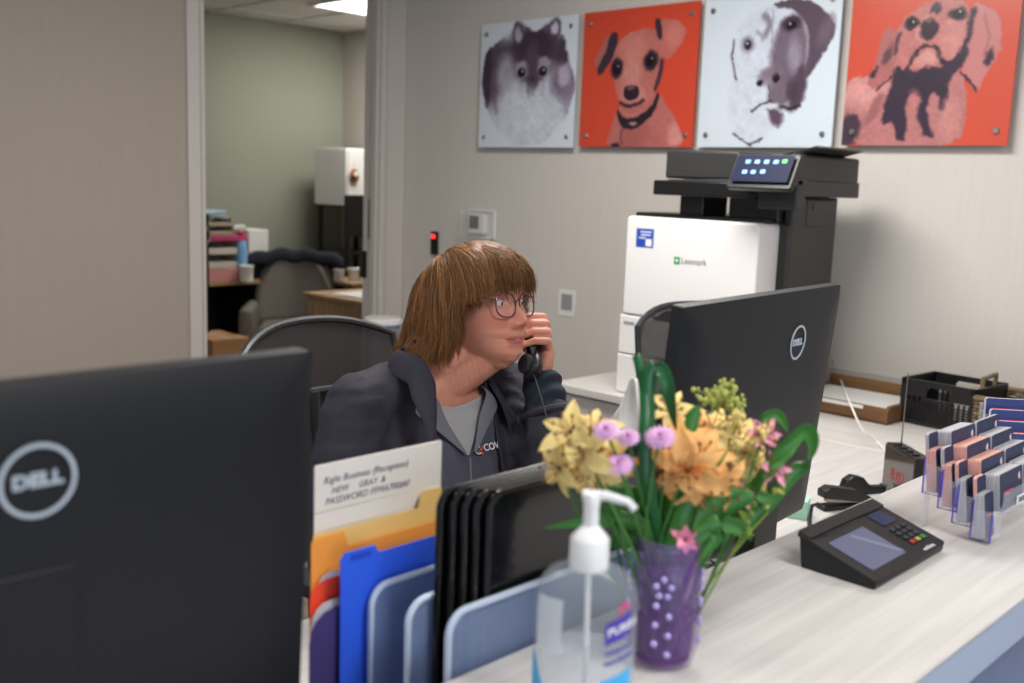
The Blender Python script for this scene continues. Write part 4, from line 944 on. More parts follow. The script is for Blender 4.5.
# lips: keep crisp in colour
loc = (np.c_[_bv, np.ones(len(_bv))] @ np.array(MH.inverted()).T)[:, :3]
def lerpc(c, tgt, m): return c*(1-m[:, None])+np.array(tgt)[None, :]*m[:, None]
S1 = np.array(lin((206, 142, 120))[:3])
col = np.tile(S1, (len(_bv), 1)).astype(float)
mott = snoise(_bv, 60, 3); col *= (1+.05*mott)[:, None]
X_, Y_, Z_ = loc.T
ishead = (np.abs(X_) < .14) & (np.abs(Y_) < .10) & (Z_ > -.15)
front = X_ > .03
g = lambda y0, z0, sy, sz: np.exp(-((np.abs(Y_)-y0)/sy)**2-((Z_-z0)/sz)**2)*front*ishead
col = lerpc(col, lin((204, 112, 98))[:3], np.clip(g(.040, -.034, .024, .020)*.55, 0, 1))
col = lerpc(col, lin((206, 120, 104))[:3], np.clip(g(0, -.036, .014, .014)*.5, 0, 1))
lipz = np.where(Z_ > -.0695, (Z_+.0695)/.0062, (-.0695-Z_)/.0082)
lip = np.clip(1.25-np.sqrt(np.clip(lipz, 0, 9)**2+(Y_/.0245)**2*1.0), 0, .25)/.25*front*ishead
col = lerpc(col, lin((188, 92, 88))[:3], np.clip(lip*.85, 0, 1))
mline = np.exp(-((Z_+.0697)/.0011)**2)*(np.abs(Y_) < .023)*front*ishead
col = lerpc(col, lin((110, 44, 44))[:3], np.clip(mline*1.0, 0, 1))
brow = np.exp(-((Z_-(.0195+.004*np.cos((np.abs(Y_)-.03)/.02)))/.0034)**2)*np.clip((np.abs(Y_)-.010)/.006, 0, 1)*np.clip((.052-np.abs(Y_))/.008, 0, 1)*front*ishead
col = lerpc(col, lin((134, 92, 68))[:3], np.clip(brow*.75, 0, 1))
lash = np.exp(-((np.hypot((np.abs(Y_)-.031)/1.5, Z_-.0)-.0082)/.0016)**2)*front*ishead
M_skin = attrmat('skin', rough=.52, spec=.35, sss=.12, bump=.12)
woman = thing('person', 'woman with brown bobbed hair and plum glasses in a dark jacket, talking on a telephone', 'person', (SC.x, SC.y, 0))
WI = Vector((SC.x, SC.y, 0))
def wlocal(v): return np.asarray(v)-np.array(WI)
rawmesh('body', wlocal(_bv), _bf, M_skin, woman, colors=np.c_[col, np.ones(len(col))])
# eyes and lids
M_eye = mat('eye_white', (226, 216, 210), rough=.2, vary=.02); M_iris = mat('iris_blue_grey', (52, 60, 74), rough=.2); M_pupil = mat('pupil', (10, 10, 12), rough=.1)
M_lid = mat('eyelid_skin', (196, 128, 110), rough=.5)
TW = T(-WI.x, -WI.y, 0)
for s in (-1, 1):
    c = Vector((.0635, s*.030, .0)); e = MB(); e.ell(c, (.0118, .0118, .0118), 20, 14, TW @ MH); eo = e.build('eye', M_eye, woman)
    gz = (Vector((1, .16, -.12))).normalized()
    I = MB(); I.ell(c+gz*.0076, (.0046, .0060, .0060), 16, 10, TW @ MH); I.build('iris', M_iris, eo)
    I = MB(); I.ell(c+gz*.0103, (.0022, .0026, .0026), 12, 8, TW @ MH); I.build('pupil', M_pupil, eo)
    L_ = MB()
    def lidf(u, v, c=c, up=1):
        az = (u-.5)*2.6+(.12 if c.y > 0 else -.12); el = (.36+v*1.1)*math.cos(az*.35) if up > 0 else -(.46+v*.9)*math.cos(az*.35); r = .0128
        return c+Vector((r*math.cos(az)*math.cos(el), r*math.sin(az)*math.cos(el), r*math.sin(el)))
    L_.grid(14, 6, lambda u, v: lidf(u, v, c, 1), TW @ MH); L_.grid(14, 6, lambda u, v: lidf(u, v, c, -1), TW @ MH); L_.build('eyelid', M_lid, woman, solid=.0012)
# teeth glimpse
b = MB(); b.ell((.0862, 0, -.0700), (.0055, .012, .0012), 18, 6, TW @ MH); b.build('teeth', M_eye, woman)
# ---------- glasses
M_frame = mat('plum_acetate', (112, 52, 62), rough=.25, coat=.4)
M_lens = mat('lens_glass', (240, 240, 245), rough=.02, alpha=.05, vary=0, spec=.5)
gl = MB()
def rim(s, k=1.0, dx=0):
    out = []
    for i in range(36):
        a = 2*PI*i/36; ry, rz = .0255*k, .0225*k; e = .82
        y = ry*math.copysign(abs(math.cos(a))**e, math.cos(a)); z = rz*math.copysign(abs(math.sin(a))**e, math.sin(a))
        out.append(Vector((.0885+dx-.0050*(abs(y+.0)/.026)*(1 if y*s > 0 else -.2)-z*.10, s*.0315+y, -.0045+z)))
    return out
for s in (-1, 1):
    gl.tube(rim(s), .0017, closed=True, M=TW @ MH, seg=6)
    gl.tube([(.0835, s*.0565, .009), (.077, s*.0660, .010), (.060, s*.0755, .010), (.010, s*.0765, .006), (-.010, s*.0765, -.006)], .0018, M=TW @ MH, seg=6)
gl.tube([(.0895, -.0075, .001), (.0920, 0, .0055), (.0895, .0075, .001)], .0017, M=TW @ MH, seg=6)
glo = gl.build('glasses', M_frame); glo.location = WI
tag(glo, 'round plum framed glasses worn by the woman', 'glasses')
for s in (-1, 1):
    r_ = rim(s, .97); b = MB(); b.add(r_, [tuple(range(36))], TW @ MH); b.build('lens', M_lens, glo, smooth=False)
# ---------- hair : a bob that hangs to the jaw, full at the back, swept across the forehead
HZ = .113
def hair_R(ph_, z):
    """outer radius from head axis in direction ph_ (0 = forward, + = her left) at height z"""
    c, s = math.cos(ph_), math.sin(ph_)
    back = max(0, -c); side = abs(s); fr = max(0, c)
    base = .110*fr+0.0
    # ellipse radii
    rx = .101 if c > 0 else float(interp(z, [-.16, -.10, -.04, .0, .05, .08], [.205, .186, .158, .142, .124, .110]))
    ry = float(interp(z, [-.16, -.10, -.04, .0, .05, .08], [.108, .112, .108, .102, .097, .094]))
    r = 1/math.sqrt((c/rx)**2+(s/ry)**2)
    if z > 0: 
        zz = min(1, z/HZ); r *= (1-zz**2.6)**.5
    return r
def z_end(ph_):
    d = abs(math.degrees(ph_)); left = ph_ > 0
    if left: return float(interp(d, [0, 30, 55, 70, 80, 90, 130, 180], [.036, .042, .040, .012, -.060, -.100, -.098, -.090]))
    return float(interp(d, [0, 20, 40, 54, 62, 67, 73, 92, 130, 180], [.037, .031, .019, .002, -.022, -.062, -.100, -.108, -.100, -.094]))
def hair_pt(phi, s, out=0.0, zend=None, sweep=0.0):
    ze = z_end(phi) if zend is None else zend
    # path length parameter: from the crown (s=0) over and down (s=1)
    s = min(1.0, max(0.0, s))
    a = phi+sweep*min(1.0, s*1.6)
    th = (s if ze >= 0 else min(1, s/.55))*PI/2
    tilt = math.radians(42)*(1-th/(PI/2))**1.3
    vx, vy, vz = math.sin(th)*math.cos(a), math.sin(th)*math.sin(a), math.cos(th)
    vx, vz = vx*math.cos(tilt)-vz*math.sin(tilt), vx*math.sin(tilt)+vz*math.cos(tilt)
    vz = min(vz, 1.0)
    if ze >= 0: z = ze*th/(PI/2)+(HZ-ze*th/(PI/2))*max(0, vz)
    else: z = HZ*vz if s < .55 else ze*(s-.55)/.45
    if math.hypot(vx, vy) > 1e-4: a = math.atan2(vy, vx)
    a += .035*math.sin(z*52+phi*5)*min(1, s*1.5)
    r = hair_R(a, z)+out
    tip = max(0, (s-.86)/.14)
    if ze < 0: r += (.014*math.sin(phi*6+1)+.006 if abs(phi) > 1.7 else -.006)*tip**2
    return Vector((-.006+r*math.cos(a), r*math.sin(a), z))
def groove(phi, s): 
    return .0014*math.sin(phi*34+3*math.sin(phi*5+s*3)+s*3)+.0012*math.sin(phi*97+2.0*math.sin(s*4+phi*9)+2*s)+.0035*math.sin(phi*9+2.2*math.sin(s*5+phi*2))
NPH, NS = 220, 44
vs = []; fs = []; cs = []
hc1 = np.array(lin((92, 60, 34))[:3]); hc2 = np.array(lin((150, 102, 60))[:3]); hc3 = np.array(lin((192, 138, 84))[:3]); hc0 = np.array(lin((50, 31, 20))[:3])
def haircol(phi, s, rnd):
    t = .55+.22*math.sin(phi*19+1.3*math.sin(phi*7))+rnd*.75
    c = hc1*(1-np.clip(t, 0, 1))+hc2*np.clip(t, 0, 1)
    hl = max(0, math.sin(phi*11+.8)*.4+rnd*.9-.25+.5*max(0, .35-abs(s-.35)))
    c = c*(1-hl*.7)+hc3*hl*.7
    return c
for i in range(NPH):
    phi = -PI+2*PI*i/NPH
    ze = max(z_end(phi), z_end(phi-.12), z_end(phi+.12))+.010+.004*math.sin(phi*47)
    for j in range(NS):
        s = j/(NS-1); out = -.006+groove(phi, s)*min(1, s*3)
        pp_ = hair_pt(phi, s, out, ze); vs.append(Vector((pp_.x*.93, pp_.y*.93, pp_.z*.95+(.0 if pp_.z > 0 else .004)))); cs.append(np.append(haircol(phi, s, -.2)*.8, 1))
for i in range(NPH):
    i2 = (i+1) % NPH
    for j in range(NS-1): fs.append((i*NS+j, i2*NS+j, i2*NS+j+1, i*NS+j+1))
M_hair = attrmat('hair', rough=.52, spec=.3, aniso=.3)
hv = [tuple((TW @ MH) @ v) for v in vs]
hair = rawmesh('hair', hv, fs, M_hair, woman, colors=cs, solid=.014, soff=-1)
# strands
sv = []; sf = []; scol = []
rs_ = np.random.RandomState(3)
def strand(pts, r0, c, r1=None):
    n = len(pts); o = len(sv); r1 = r0*.35 if r1 is None else r1
    for i, p in enumerate(pts):
        a = pts[max(0, i-1)]; b = pts[min(n-1, i+1)]; t = (b-a).normalized(); u = t.orthogonal().normalized(); w = t.cross(u)
        rad = r0+(r1-r0)*(i/(n-1))**2
        for k in range(3): an = 2*PI*k/3; sv.append(p+u*math.cos(an)*rad+w*math.sin(an)*rad); scol.append((c[0], c[1], c[2], 1))
    for i in range(n-1):
        for k in range(3): k2 = (k+1) % 3; sf.append((o+i*3+k, o+i*3+k2, o+(i+1)*3+k2, o+(i+1)*3+k))
TM = TW @ MH
for q in range(15000):
    phi = rs_.uniform(-PI, PI); sw = rs_.normal()*.10+.55*math.exp(-((phi+.5)/.9)**2); ef = (phi+sw+PI) % (2*PI)-PI; ze = z_end(ef)+rs_.normal()*.010+.008*math.sin(ef*23)+.005*math.sin(ef*47)
    ph0 = rs_.uniform(0, 6.28); rnd = rs_.normal()*.45; o_ = rs_.uniform(-.004, .009); wob = rs_.uniform(.0, .005); s0 = rs_.uniform(0.0, .40)
    s1 = 1.0 if rs_.rand() < .7 else rs_.uniform(.7, 1)
    # front hair sweeps from the part toward the sides
    fsw = .45*math.exp(-(phi/1.0)**2)
    pts = []
    for j in range(13):
        s = s0+(s1-s0)*j/12
        pts.append(TM @ hair_pt(phi, s, o_+groove(phi, s)*min(1, s*3)+wob*math.sin(s*9+ph0)+.003*max(0, s-.8), ze, sw))
    strand(pts, rs_.uniform(.00038, .00075), haircol(phi, .5, rnd))
for q in range(70):                                    # a few flyaways
    phi = rs_.uniform(-PI, PI); pts = []
    o_ = rs_.uniform(.003, .010)
    for j in range(10):
        s = .05+.5*j/9; pts.append(TM @ hair_pt(phi, s, o_*math.sin(PI*j/9*.8), None, rs_.normal()*.01+.1))
    strand(pts, .00022, hc2)
so = rawmesh('hair_strands', [tuple(v) for v in sv], sf, M_hair, woman, colors=scol)
# ---------- clothes follow the body : tee, polo shirt, jacket
M_tee = mat('grey_tee', (168, 168, 172), rough=.9, vary=.05, bump=.2, bscale=900)
M_polo = mat('slate_polo', (76, 77, 92), rough=.85, vary=.05, bump=.3, bscale=1200)
M_polo2 = mat('slate_polo_collar', (112, 114, 126), rough=.85, vary=.04)
M_jack = mat('charcoal_jacket', (42, 40, 52), rough=.8, vary=.10, bump=.25, bscale=500)
M_teal = mat('dark_teal_sleeve', (24, 36, 50), rough=.8, vary=.05, bump=.3, bscale=400)
M_skinm = M_lid
def tl(v):                                             # torso coordinates: forward, left, rel z
    d = v-np.array(SC)[None, :]; return d @ np.array(t_f), d @ np.array(t_l), v[:, 2]-CAMH-DZT
def cull(v, f, keep):
    f = [q for q in f if all(keep[i] for i in q)]; used = sorted({i for q in f for i in q}); mp_ = {a: k for k, a in enumerate(used)}
    v = v[used].copy(); f = [tuple(mp_[i] for i in q) for q in f]
    ec = {}
    for q in f:
        for i in range(len(q)):
            e = tuple(sorted((q[i], q[(i+1) % len(q)]))); ec[e] = ec.get(e, 0)+1
    nb = {}
    for (a_, b_), c in ec.items():
        if c == 1: nb.setdefault(a_, []).append(b_); nb.setdefault(b_, []).append(a_)
    idx = [k for k in nb if len(nb[k]) == 2]; A0 = np.array([nb[k][0] for k in idx]); A1 = np.array([nb[k][1] for k in idx]); idx = np.array(idx)
    if len(idx):
        for _ in range(14): v[idx] = v[idx]*.5+(v[A0]+v[A1])*.25
    return v, f
# tee : only its front shows in the V of the polo
mb = MB(); add_loft(mb, torso_rings(.0045, -.80)); limb(mb, [NB-Vector((0, 0, .05)), NB+Vector((0, 0, .0))], [.066, .0625])
v, f, n = voxel(mb, .0035, 5); a, l, z = tl(v)
keep = (a > -.02) & (np.abs(l) < .13) & (z < -.428-.35*np.clip(a, 0, .2)+.10*np.abs(l)*4*.3) & (z > -.75)
v2, f2 = cull(v, f, keep); rawmesh('tee_shirt', wlocal(v2), f2, M_tee, woman, solid=.002)
# polo : V opening
mb = MB(); add_loft(mb, torso_rings(.010, -.95)); limb(mb, [NB-Vector((0, 0, .05)), NB+Vector((0, 0, .0))], [.070, .067])
v, f, n = voxel(mb, .0035, 5); a, l, z = tl(v)
vw = np.clip((z+.545)/.15, 0, 1)*np.where(l > 0, .125, .075)
keep = (z < -.405) & (z > -.90) & (np.abs(l) < .155) & ~((a > 0) & (np.abs(l-.0) < vw))
fold = .0016*np.sin(l*160+z*40+3*np.sin(z*20)); v = v+n*fold[:, None]
v2, f2 = cull(v, f, keep); rawmesh('polo_shirt', wlocal(v2), f2, M_polo, woman, solid=.003)
def surf_y(z, side_w, off):                           # point on the torso front at lateral l
    pass
def torso_pt(l, z, off, back=False):
    z = z+DZT; R = torso_rings(off); zs_ = [r[0].z-CAMH for r in R]
    c = Vector([float(interp(z, zs_, [r[0][i] for r in R])) for i in range(3)]); w = float(interp(z, zs_, [r[1] for r in R])); df = float(interp(z, zs_, [r[2] for r in R])); db = float(interp(z, zs_, [r[3] for r in R]))
    q = min(.999, abs(l)/w); ca = (1-q**(2/.85))**(.5*.85)
    return c+t_f*((-db if back else df)*ca)+t_l*l
def strip(name, inner, outer, m, th=.003, n2=6, curl=0.0, sub=1):
    """cloth band between two polylines"""
    b = MB(); n_ = len(inner)
    def fn(u, v):
        i = min(n_-2, int(u*(n_-1))); t = u*(n_-1)-i
        p = Vector(inner[i]).lerp(Vector(inner[i+1]), t); q = Vector(outer[i]).lerp(Vector(outer[i+1]), t)
        r = p.lerp(q, v); return tuple(r+(Vector((0, 0, 1))*curl*math.sin(PI*v)))
    b.grid((n_-1)*4+1, n2, fn, TW); return b.build(name, m, woman, solid=th, sub=sub)
# polo collar: two leaves from behind the neck down to the placket
for s in (-1, 1):
    inn = [NB-t_f*.066+Vector((0, 0, .012)), NB+t_l*s*.067-t_f*.01+Vector((0, 0, .004)), torso_pt(s*.060, -.432, .020)+t_f*.010, torso_pt(s*.040, -.475, .020), torso_pt(s*.008, -.540, .017)]
    out = [NB-t_f*.082-Vector((0, 0, .025)), NB+t_l*s*.094-t_f*.01-Vector((0, 0, .018)), torso_pt(s*.100, -.462, .024)+t_f*.004, torso_pt(s*.070, -.486, .024), torso_pt(s*.010, -.540, .020)]
    strip('polo_collar', inn, out, M_polo2, .003, curl=.004)
pk = MB(); pk.tube([torso_pt(0, -.545, .014), torso_pt(0, -.64, .014), torso_pt(0, -.72, .014), torso_pt(0, -.80, .014)], .0022, M=TW); pk.build('placket_seam', M_polo2, woman)
# jacket
mb = MB(); add_loft(mb, torso_rings(.024, -1.02))
for s, a_ in ((-1, SHR), (1, SHL)): limb(mb, [SC+t_l*s*.05+Vector((0, 0, .028)), a_+t_l*s*.004+Vector((0, 0, .004)), a_-Vector((0, 0, .03))], [.060, .068, .070])
limb(mb, [SHR-t_l*.008, SHR.lerp(ELR, .5)-t_l*.012, ELR, ELR.lerp(WRR, .88)], [.070, .066, .058, .044])
limb(mb, [SHL+t_l*.006, SHL.lerp(ELL, .55), ELL, ELL.lerp(WRL, .62)], [.064, .052, .054, .052])
v, f, n = voxel(mb, .0048, 6); a, l, z = tl(v)
def armfold(v, A, B, rad, amp, seed):
    A = np.array(A); B = np.array(B); d = B-A; L = np.linalg.norm(d); d /= L; t = (v-A) @ d; r = np.linalg.norm(v-A-np.outer(t, d), axis=1)
    m = (t > -.02) & (t < L+.03) & (r < rad); q = v-A-np.outer(t, d); an = np.arctan2(q @ np.array(t_l), q @ np.array((0, 0, 1.)))
    return m*amp*(np.sin(t*75+2.2*np.sin(an*1.0+seed)+seed)*.6+np.sin(t*140+3*np.sin(an*1.3+1.7*seed))*.4)
q_ = v*np.array([1., 1., .45]); rg = lambda x: 1-2*np.abs(x)
disp = .0030*snoise(v, 11, 5)+.0055*rg(np.clip(snoise(q_+.02*snoise(v, 9, 4)[:, None], 15, 8, 2), -1, 1))+.0016*snoise(v, 40, 9)
disp += armfold(v, SHR, ELR, .10, .0022, 1.)+armfold(v, SHL, ELL, .10, .0022, 2.)+armfold(v, ELL, WRL, .09, .0030, .5)
disp += -.006*np.exp(-((np.abs(l+.118+.10*(z+.5)))/.010)**2)*(a > 0)*(z < -.50)      # armhole seam line at the front
v = v+n*disp[:, None]; a, l, z = tl(v)
wl = np.interp(z, [-1.0, -.70, -.60, -.50, -.44, -.40], [.085, .080, .082, .074, .066, .070])
wr = np.interp(z, [-1.0, -.70, -.60, -.50, -.44, -.40], [.150, .145, .135, .102, .075, .070])
def segd(A, B):
    A = np.array(A); B = np.array(B); d = B-A; t = np.clip((v-A) @ d/(d @ d), 0, 1); return np.linalg.norm(v-A-t[:, None]*d, axis=1)
onarm = (segd(ELL, WRL) < .075) | (segd(SHL.lerp(ELL, .45), ELL) < .080)
openf = (a > .0) & (l < wr) & (l > -wl) & (z > -.98) & ~onarm
neckhole = (np.hypot((a-.01)/.080, l/.082) < 1) & (z > -.475)
arm_end = np.zeros(len(v), bool)
keep = ~(openf | neckhole)
v2, f2 = cull(v, f, keep); rawmesh('jacket', wlocal(v2), f2, M_jack, woman, solid=.005, soff=-1)
# jacket collar, falling open
for s in (-1, 1):
    w_ = wl if s < 0 else wr
    e = .066 if s < 0 else .064
    inn = [NB-t_f*.078+Vector((0, 0, .045)), NB+t_l*s*.068-t_f*.035+Vector((0, 0, .045)), NB+t_l*s*.074+t_f*.018+Vector((0, 0, .022)), torso_pt(s*.085, -.455, .034)+t_f*.012, torso_pt(s*.112, -.54, .032), torso_pt(s*.132, -.63, .030)]
    out = [NB-t_f*.108-Vector((0, 0, .020)), NB+t_l*s*.118-t_f*.045-Vector((0, 0, .015)), NB+t_l*s*.130+t_f*.018-Vector((0, 0, .035)), torso_pt(s*.145, -.53, .040)+t_f*.010, torso_pt(s*.150, -.57, .036), torso_pt(s*.142, -.66, .030)]
    if s < 0:
        inn = inn[:1]+[ond(398, 350, 1.94), ond(424, 358, 1.90), ond(436, 382, 1.87), ond(437, 412, 1.835), ond(435, 445, 1.80), ond(432, 500, 1.78)]
        out = out[:1]+[ond(384, 372, 1.93), ond(408, 384, 1.875), ond(411, 398, 1.845), ond(424, 424, 1.81), ond(430, 455, 1.785), ond(429, 505, 1.775)]
    strip('jacket_collar', inn, out, M_jack, .005, curl=.010)
    zp = MB(); zp.tube([torso_pt(s*(.082 if s < 0 else .138), zz, .030) for zz in (-.62, -.68, -.74, -.80, -.88)], .004, M=TW); zp.build('zip_edge', M_blackgloss, woman)
# dark teal inner sleeve of the raised forearm + cuff
mb = MB(); limb(mb, [ELL.lerp(WRL, .35), ELL.lerp(WRL, .75), ELL.lerp(WRL, 1.06)], [.048, .045, .036])
v, f, n = voxel(mb, .004, 4)
d_ = np.array((WRL-ELL).normalized()); t = (v-np.array(ELL)) @ d_; L_ = (WRL-ELL).length
v = v+n*(.0028*np.sin(t*170+2*np.sin(v[:, 0]*60)))[:, None]+n*(.0015*snoise(v, 50, 2))[:, None]
keep = (t < L_*1.04); v2, f2 = cull(v, f, keep); rawmesh('inner_sleeve', wlocal(v2), f2, M_teal, woman, solid=.003, soff=-1)
mb = MB(); dv = (WRL-ELL).normalized(); u_ = dv.orthogonal().normalized(); w_2 = dv.cross(u_)
c_ = ELL.lerp(WRL, .70); mb.tube([c_+u_*math.cos(a_)*.050+w_2*math.sin(a_)*.050 for a_ in np.linspace(0, 2*PI, 30, endpoint=False)], .008, closed=True, M=TW); mb.build('jacket_cuff', M_jack, woman)
# embroidered lettering on the polo (her left chest)
M_emb = mat('white_thread', (226, 226, 230), rough=.8, vary=.03); M_embo = mat('orange_thread', (226, 84, 52), rough=.8)
def find_torso(px, py, off):
    best = None
    for l10 in range(-20, 40):
        for z10 in range(0, 60):
            l_, z_ = l10*.004, -.40-z10*.005; p_ = torso_pt(l_, z_, off)-O_; d_ = p_.dot(F_); e_ = (512+FPX*p_.dot(R_)/d_-px)**2+(341.5-FPX*p_.dot(U_)/d_-py)**2
            if best is None or e_ < best[0]: best = (e_, l_, z_)
    return best[1:]
cl_, cz_ = find_torso(480, 450, .0135)
print('LETTER', cl_, cz_)
pc = torso_pt(cl_, cz_, .0135); pr_ = torso_pt(cl_+.014, cz_, .0135); ex = (pr_-pc).normalized(); ez = (torso_pt(cl_, cz_+.015, .0135)-pc).normalized(); en = ex.cross(ez).normalized(); ez = en.cross(ex)
Me = TW @ frame(pc+en*.0035, ex, ez, en)
text('chest_lettering', 'COV', .0195, Me @ T(.008, 0, 0), M_emb, woman, align='LEFT', offset=.0003)
b = MB(); b.tube([(-.006+.0085*math.cos(a_), .0085*math.sin(a_), 0) for a_ in np.linspace(.9, 5.2, 14)], .0013, M=Me); b.tube([(-.003, .010, 0), (-.003, .003, 0)], .0012, M=Me); b.build('chest_emblem', M_emb, woman)
b = MB(); b.ell((.001, -.001, .0), (.0032, .0032, .001), 10, 6, Me); b.ell((.001, -.009, .0), (.0028, .0028, .001), 10, 6, Me); b.ell((-.005, -.004, .0), (.0022, .0022, .001), 10, 6, Me); b.ell((.006, .003, .0), (.002, .002, .001), 10, 6, Me); b.build('chest_emblem_dots', M_embo, woman)
# earring stud hint
# trousers
mb = MB()
for s in (-1, 1):
    hipp = rel((-1.55, 1.30+s*.09, -1.0)); kne = rel((-1.10, 1.30+s*.12, -1.0)); ank = rel((-1.14, 1.31+s*.12, -1.40)); limb(mb, [hipp, kne, ank], [.095, .072, .052])
v, f, n = voxel(mb, .01, 3); rawmesh('trousers', wlocal(v), f, mat('dark_trousers', (40, 42, 50), rough=.8), woman)
# ================================================================ telephone receiver with coiled cord
M_phone = mat('phone_black', (30, 32, 38), rough=.38, bump=.05, bscale=900); M_phone_in = mat('phone_grey', (92, 94, 98), rough=.45)
rc = thing('telephone_receiver', 'black telephone receiver held in the womans hand at her ear', 'telephone receiver', PM)
def pl(a, f_, o_): return ph(a, f_, o_)-PM
La = (EARP-MOUTHP).length/2
b = MB()
prof = [(-La-.024, .014, .0), (-La-.016, .024, .001), (-La+.010, .0265, .003), (-La+.034, .018, .014), (-.02, .0145, .022), (.02, .0145, .022), (La-.034, .018, .014), (La-.010, .0225, .004), (La+.010, .021, .001), (La+.017, .012, .0)]
vs = []; fs = []; ns = 14
for a_, w_, o_ in prof:
    for k in range(ns):
        an = 2*PI*k/ns; cc, ss = math.cos(an), math.sin(an)
        vs.append(pl(a_, w_*math.copysign(abs(cc)**.7, cc), o_+.0125*math.copysign(abs(ss)**.7, ss)))
for i in range(len(prof)-1):
    for k in range(ns): k2 = (k+1) % ns; fs.append((i*ns+k, i*ns+k2, (i+1)*ns+k2, (i+1)*ns+k))
fs.append(tuple(range(ns))[::-1]); fs.append(tuple(range((len(prof)-1)*ns, len(prof)*ns)))
b.add(vs, fs); b.build('handle', M_phone, rc, sub=1)
for sgn, nm in ((-1, 'mouthpiece'), (1, 'earpiece')):
    o_ = pl(sgn*(La-.002), 0, -.010); Mm = frame(o_, pfr, PA, -pout); b = MB(); b.lathe([(0, 0), (.019, 0), (.0185, .008), (.015, .011), (0, .012)], 20, Mm, sy=1.1); b.build(nm, M_phone, rc)
b = MB(); b.box((0, 0, 0), (.020, .040, .003), frame(pl(-La+.028, .014, .006), pout, PA, pfr)); b.build('grip_inlay', M_phone_in, rc)
p0 = pl(-La-.014, 0, .0); p1 = ond(548, 424, 1.85)-PM; p2 = ond(553, 500, 1.83)-PM; p3 = Vector((-1.12, 1.52, DZ+.06))-PM
path = []
straight = [p0, p0+Vector((.008, .004, -.03)), (p0*.45+p1*.55)+Vector((.012, .004, -.01)), p1]
b = MB(); b.tube([p0*(1-t)**2+(p1+Vector((-.02, .01, .03)))*2*t*(1-t)+p1*t*t for t in np.linspace(0, 1, 14)], .0015, seg=6)
ctl = [p1, p2, p2.lerp(p3, .5)+Vector((0, 0, -.05)), p3]; N_ = 900
for i in range(N_+1):
    t = i/N_; q = ctl[0]*(1-t)**3+ctl[1]*3*t*(1-t)**2+ctl[2]*3*t*t*(1-t)+ctl[3]*t**3
    path.append(q+Vector((.0042*math.cos(i*.55), .0042*math.sin(i*.55), 0)))
b.tube(path, .0011, seg=5); b.build('coiled_cord', mat('cord_dark', (40, 42, 48), rough=.8), rc)
# telephone base on the desk
tb = thing('desk_telephone', 'black desk telephone base on the desk behind the bouquet', 'telephone', (onz(698, 552, .80).x, onz(698, 552, .80).y, DZ), -12)
b = MB(); b.prism([(-.10, 0), (.10, 0), (.10, .02), (-.10, .075)], .20, T(0, .10, 0) @ Matrix(((1, 0, 0, 0), (0, 0, -1, 0), (0, 1, 0, 0), (0, 0, 0, 1)))); b.build('housing', M_phone, tb, bevel=.005)
b = MB()
for i in range(4):
    for j in range(3): b.box((.03-.025*i+.02, -.03+.025*j-.02, .040+.0069*i*1.0-.004), (.016, .016, .008))
b.build('keypad', M_phone_in, tb, bevel=.001)
b = MB(); b.box((0, 0, 0), (.05, .10, .003), T(-.065, .0, .068) @ RY(15)); b.build('display', M_lcd, tb)
# ================================================================ file sorter with folders and black trays, behind the ledge
M_rim = mat('rim_silver_daylit', (190, 203, 224), rough=.35, metal=.1, vary=.02)  # silver rim with the blue of the daylight put into its colour
M_fmesh = holemat('sorter_mesh', (124, 142, 178), scale=270, open_=.30, rough=.5, metal=0)  # mesh colour also holds the daylight's blue cast
FY0 = .620
rs2 = thing('storage_box', 'low white box hidden behind the ledge, carrying the file sorter', 'box', (-.775, .78, DZ))
MB().box((0, 0, .10), (.24, .42, .20)).build('box_body', M_cab, rs2, bevel=.004); MB().box((0, 0, .206), (.245, .425, .012)).build('lid', M_cab, rs2, bevel=.003)
SB_ = DZ+.213
so_ = thing('file_sorter', 'silver wire mesh file sorter holding folders and black trays', 'file sorter', (-.775, .78, SB_))
def lp(p): return (p[0]+.775, p[1]-.78, p[2]-SB_)
def mesh_panel(x, y0, y1, ztop, par, name='divider', r=.022):
    w = y1-y0; h = ztop-SB_; pts = rrect(w, h, r, 6, (1, 1, 0, 0))
    M = T(x+.775, (y0+y1)/2-.78, h/2) @ FACE_X
    b = MB(); b.add([(p[0], p[1], 0) for p in pts], [tuple(range(len(pts)))], M); o = b.build(name, M_fmesh, par, smooth=False)
    b = MB(); b.tube([(p[0], p[1], 0) for p in pts], .0036, closed=True, M=M, seg=8); b.build('rim', M_rim, o)
mesh_panel(-.664, FY0, .92, CAMH-.401, so_, 'front_panel')
mesh_panel(-.722, FY0, .92, CAMH-.408, so_); mesh_panel(-.780, FY0, .92, CAMH-.410, so_); mesh_panel(-.868, FY0, .92, CAMH-.395, so_, 'divider')
b = MB(); b.box((0, -.0, .004), (.215, .32, .006)); b.build('base', M_rim, so_, smooth=False)
# upright black trays
for k in range(5):
    x = -.674-.0105*k; y0 = onx((488, 475, 463, 451, 438)[k], 505, x).y
    lab = ['black glossy tray standing upright in the file sorter, nearest the viewer', 'second black tray from the front in the file sorter', 'middle one of the five upright black trays in the file sorter', 'fourth black tray from the front in the file sorter', 'rearmost of the five upright black trays in the file sorter'][k]
    h = .232-.002*k; w = .315
    zt_ = CAMH-.298-.0005*k
    t = thing('black_tray', lab, 'tray', (x, y0+w/2, SB_+.01), 0, 'upright black trays in the file sorter')
    hh = zt_-(SB_+.01)
    M = T(0, 0, hh/2) @ FACE_X
    b = MB(); b.prism(rrect(w, hh, .018, 6), .0012, M); b.build('tray_face', M_blackgloss, t)
    b = MB(); b.tube([(p[0], p[1], .002) for p in rrect(w, hh, .018, 6)], .0034, closed=True, M=M, seg=8); b.build('tray_rim', M_blackgloss, t)
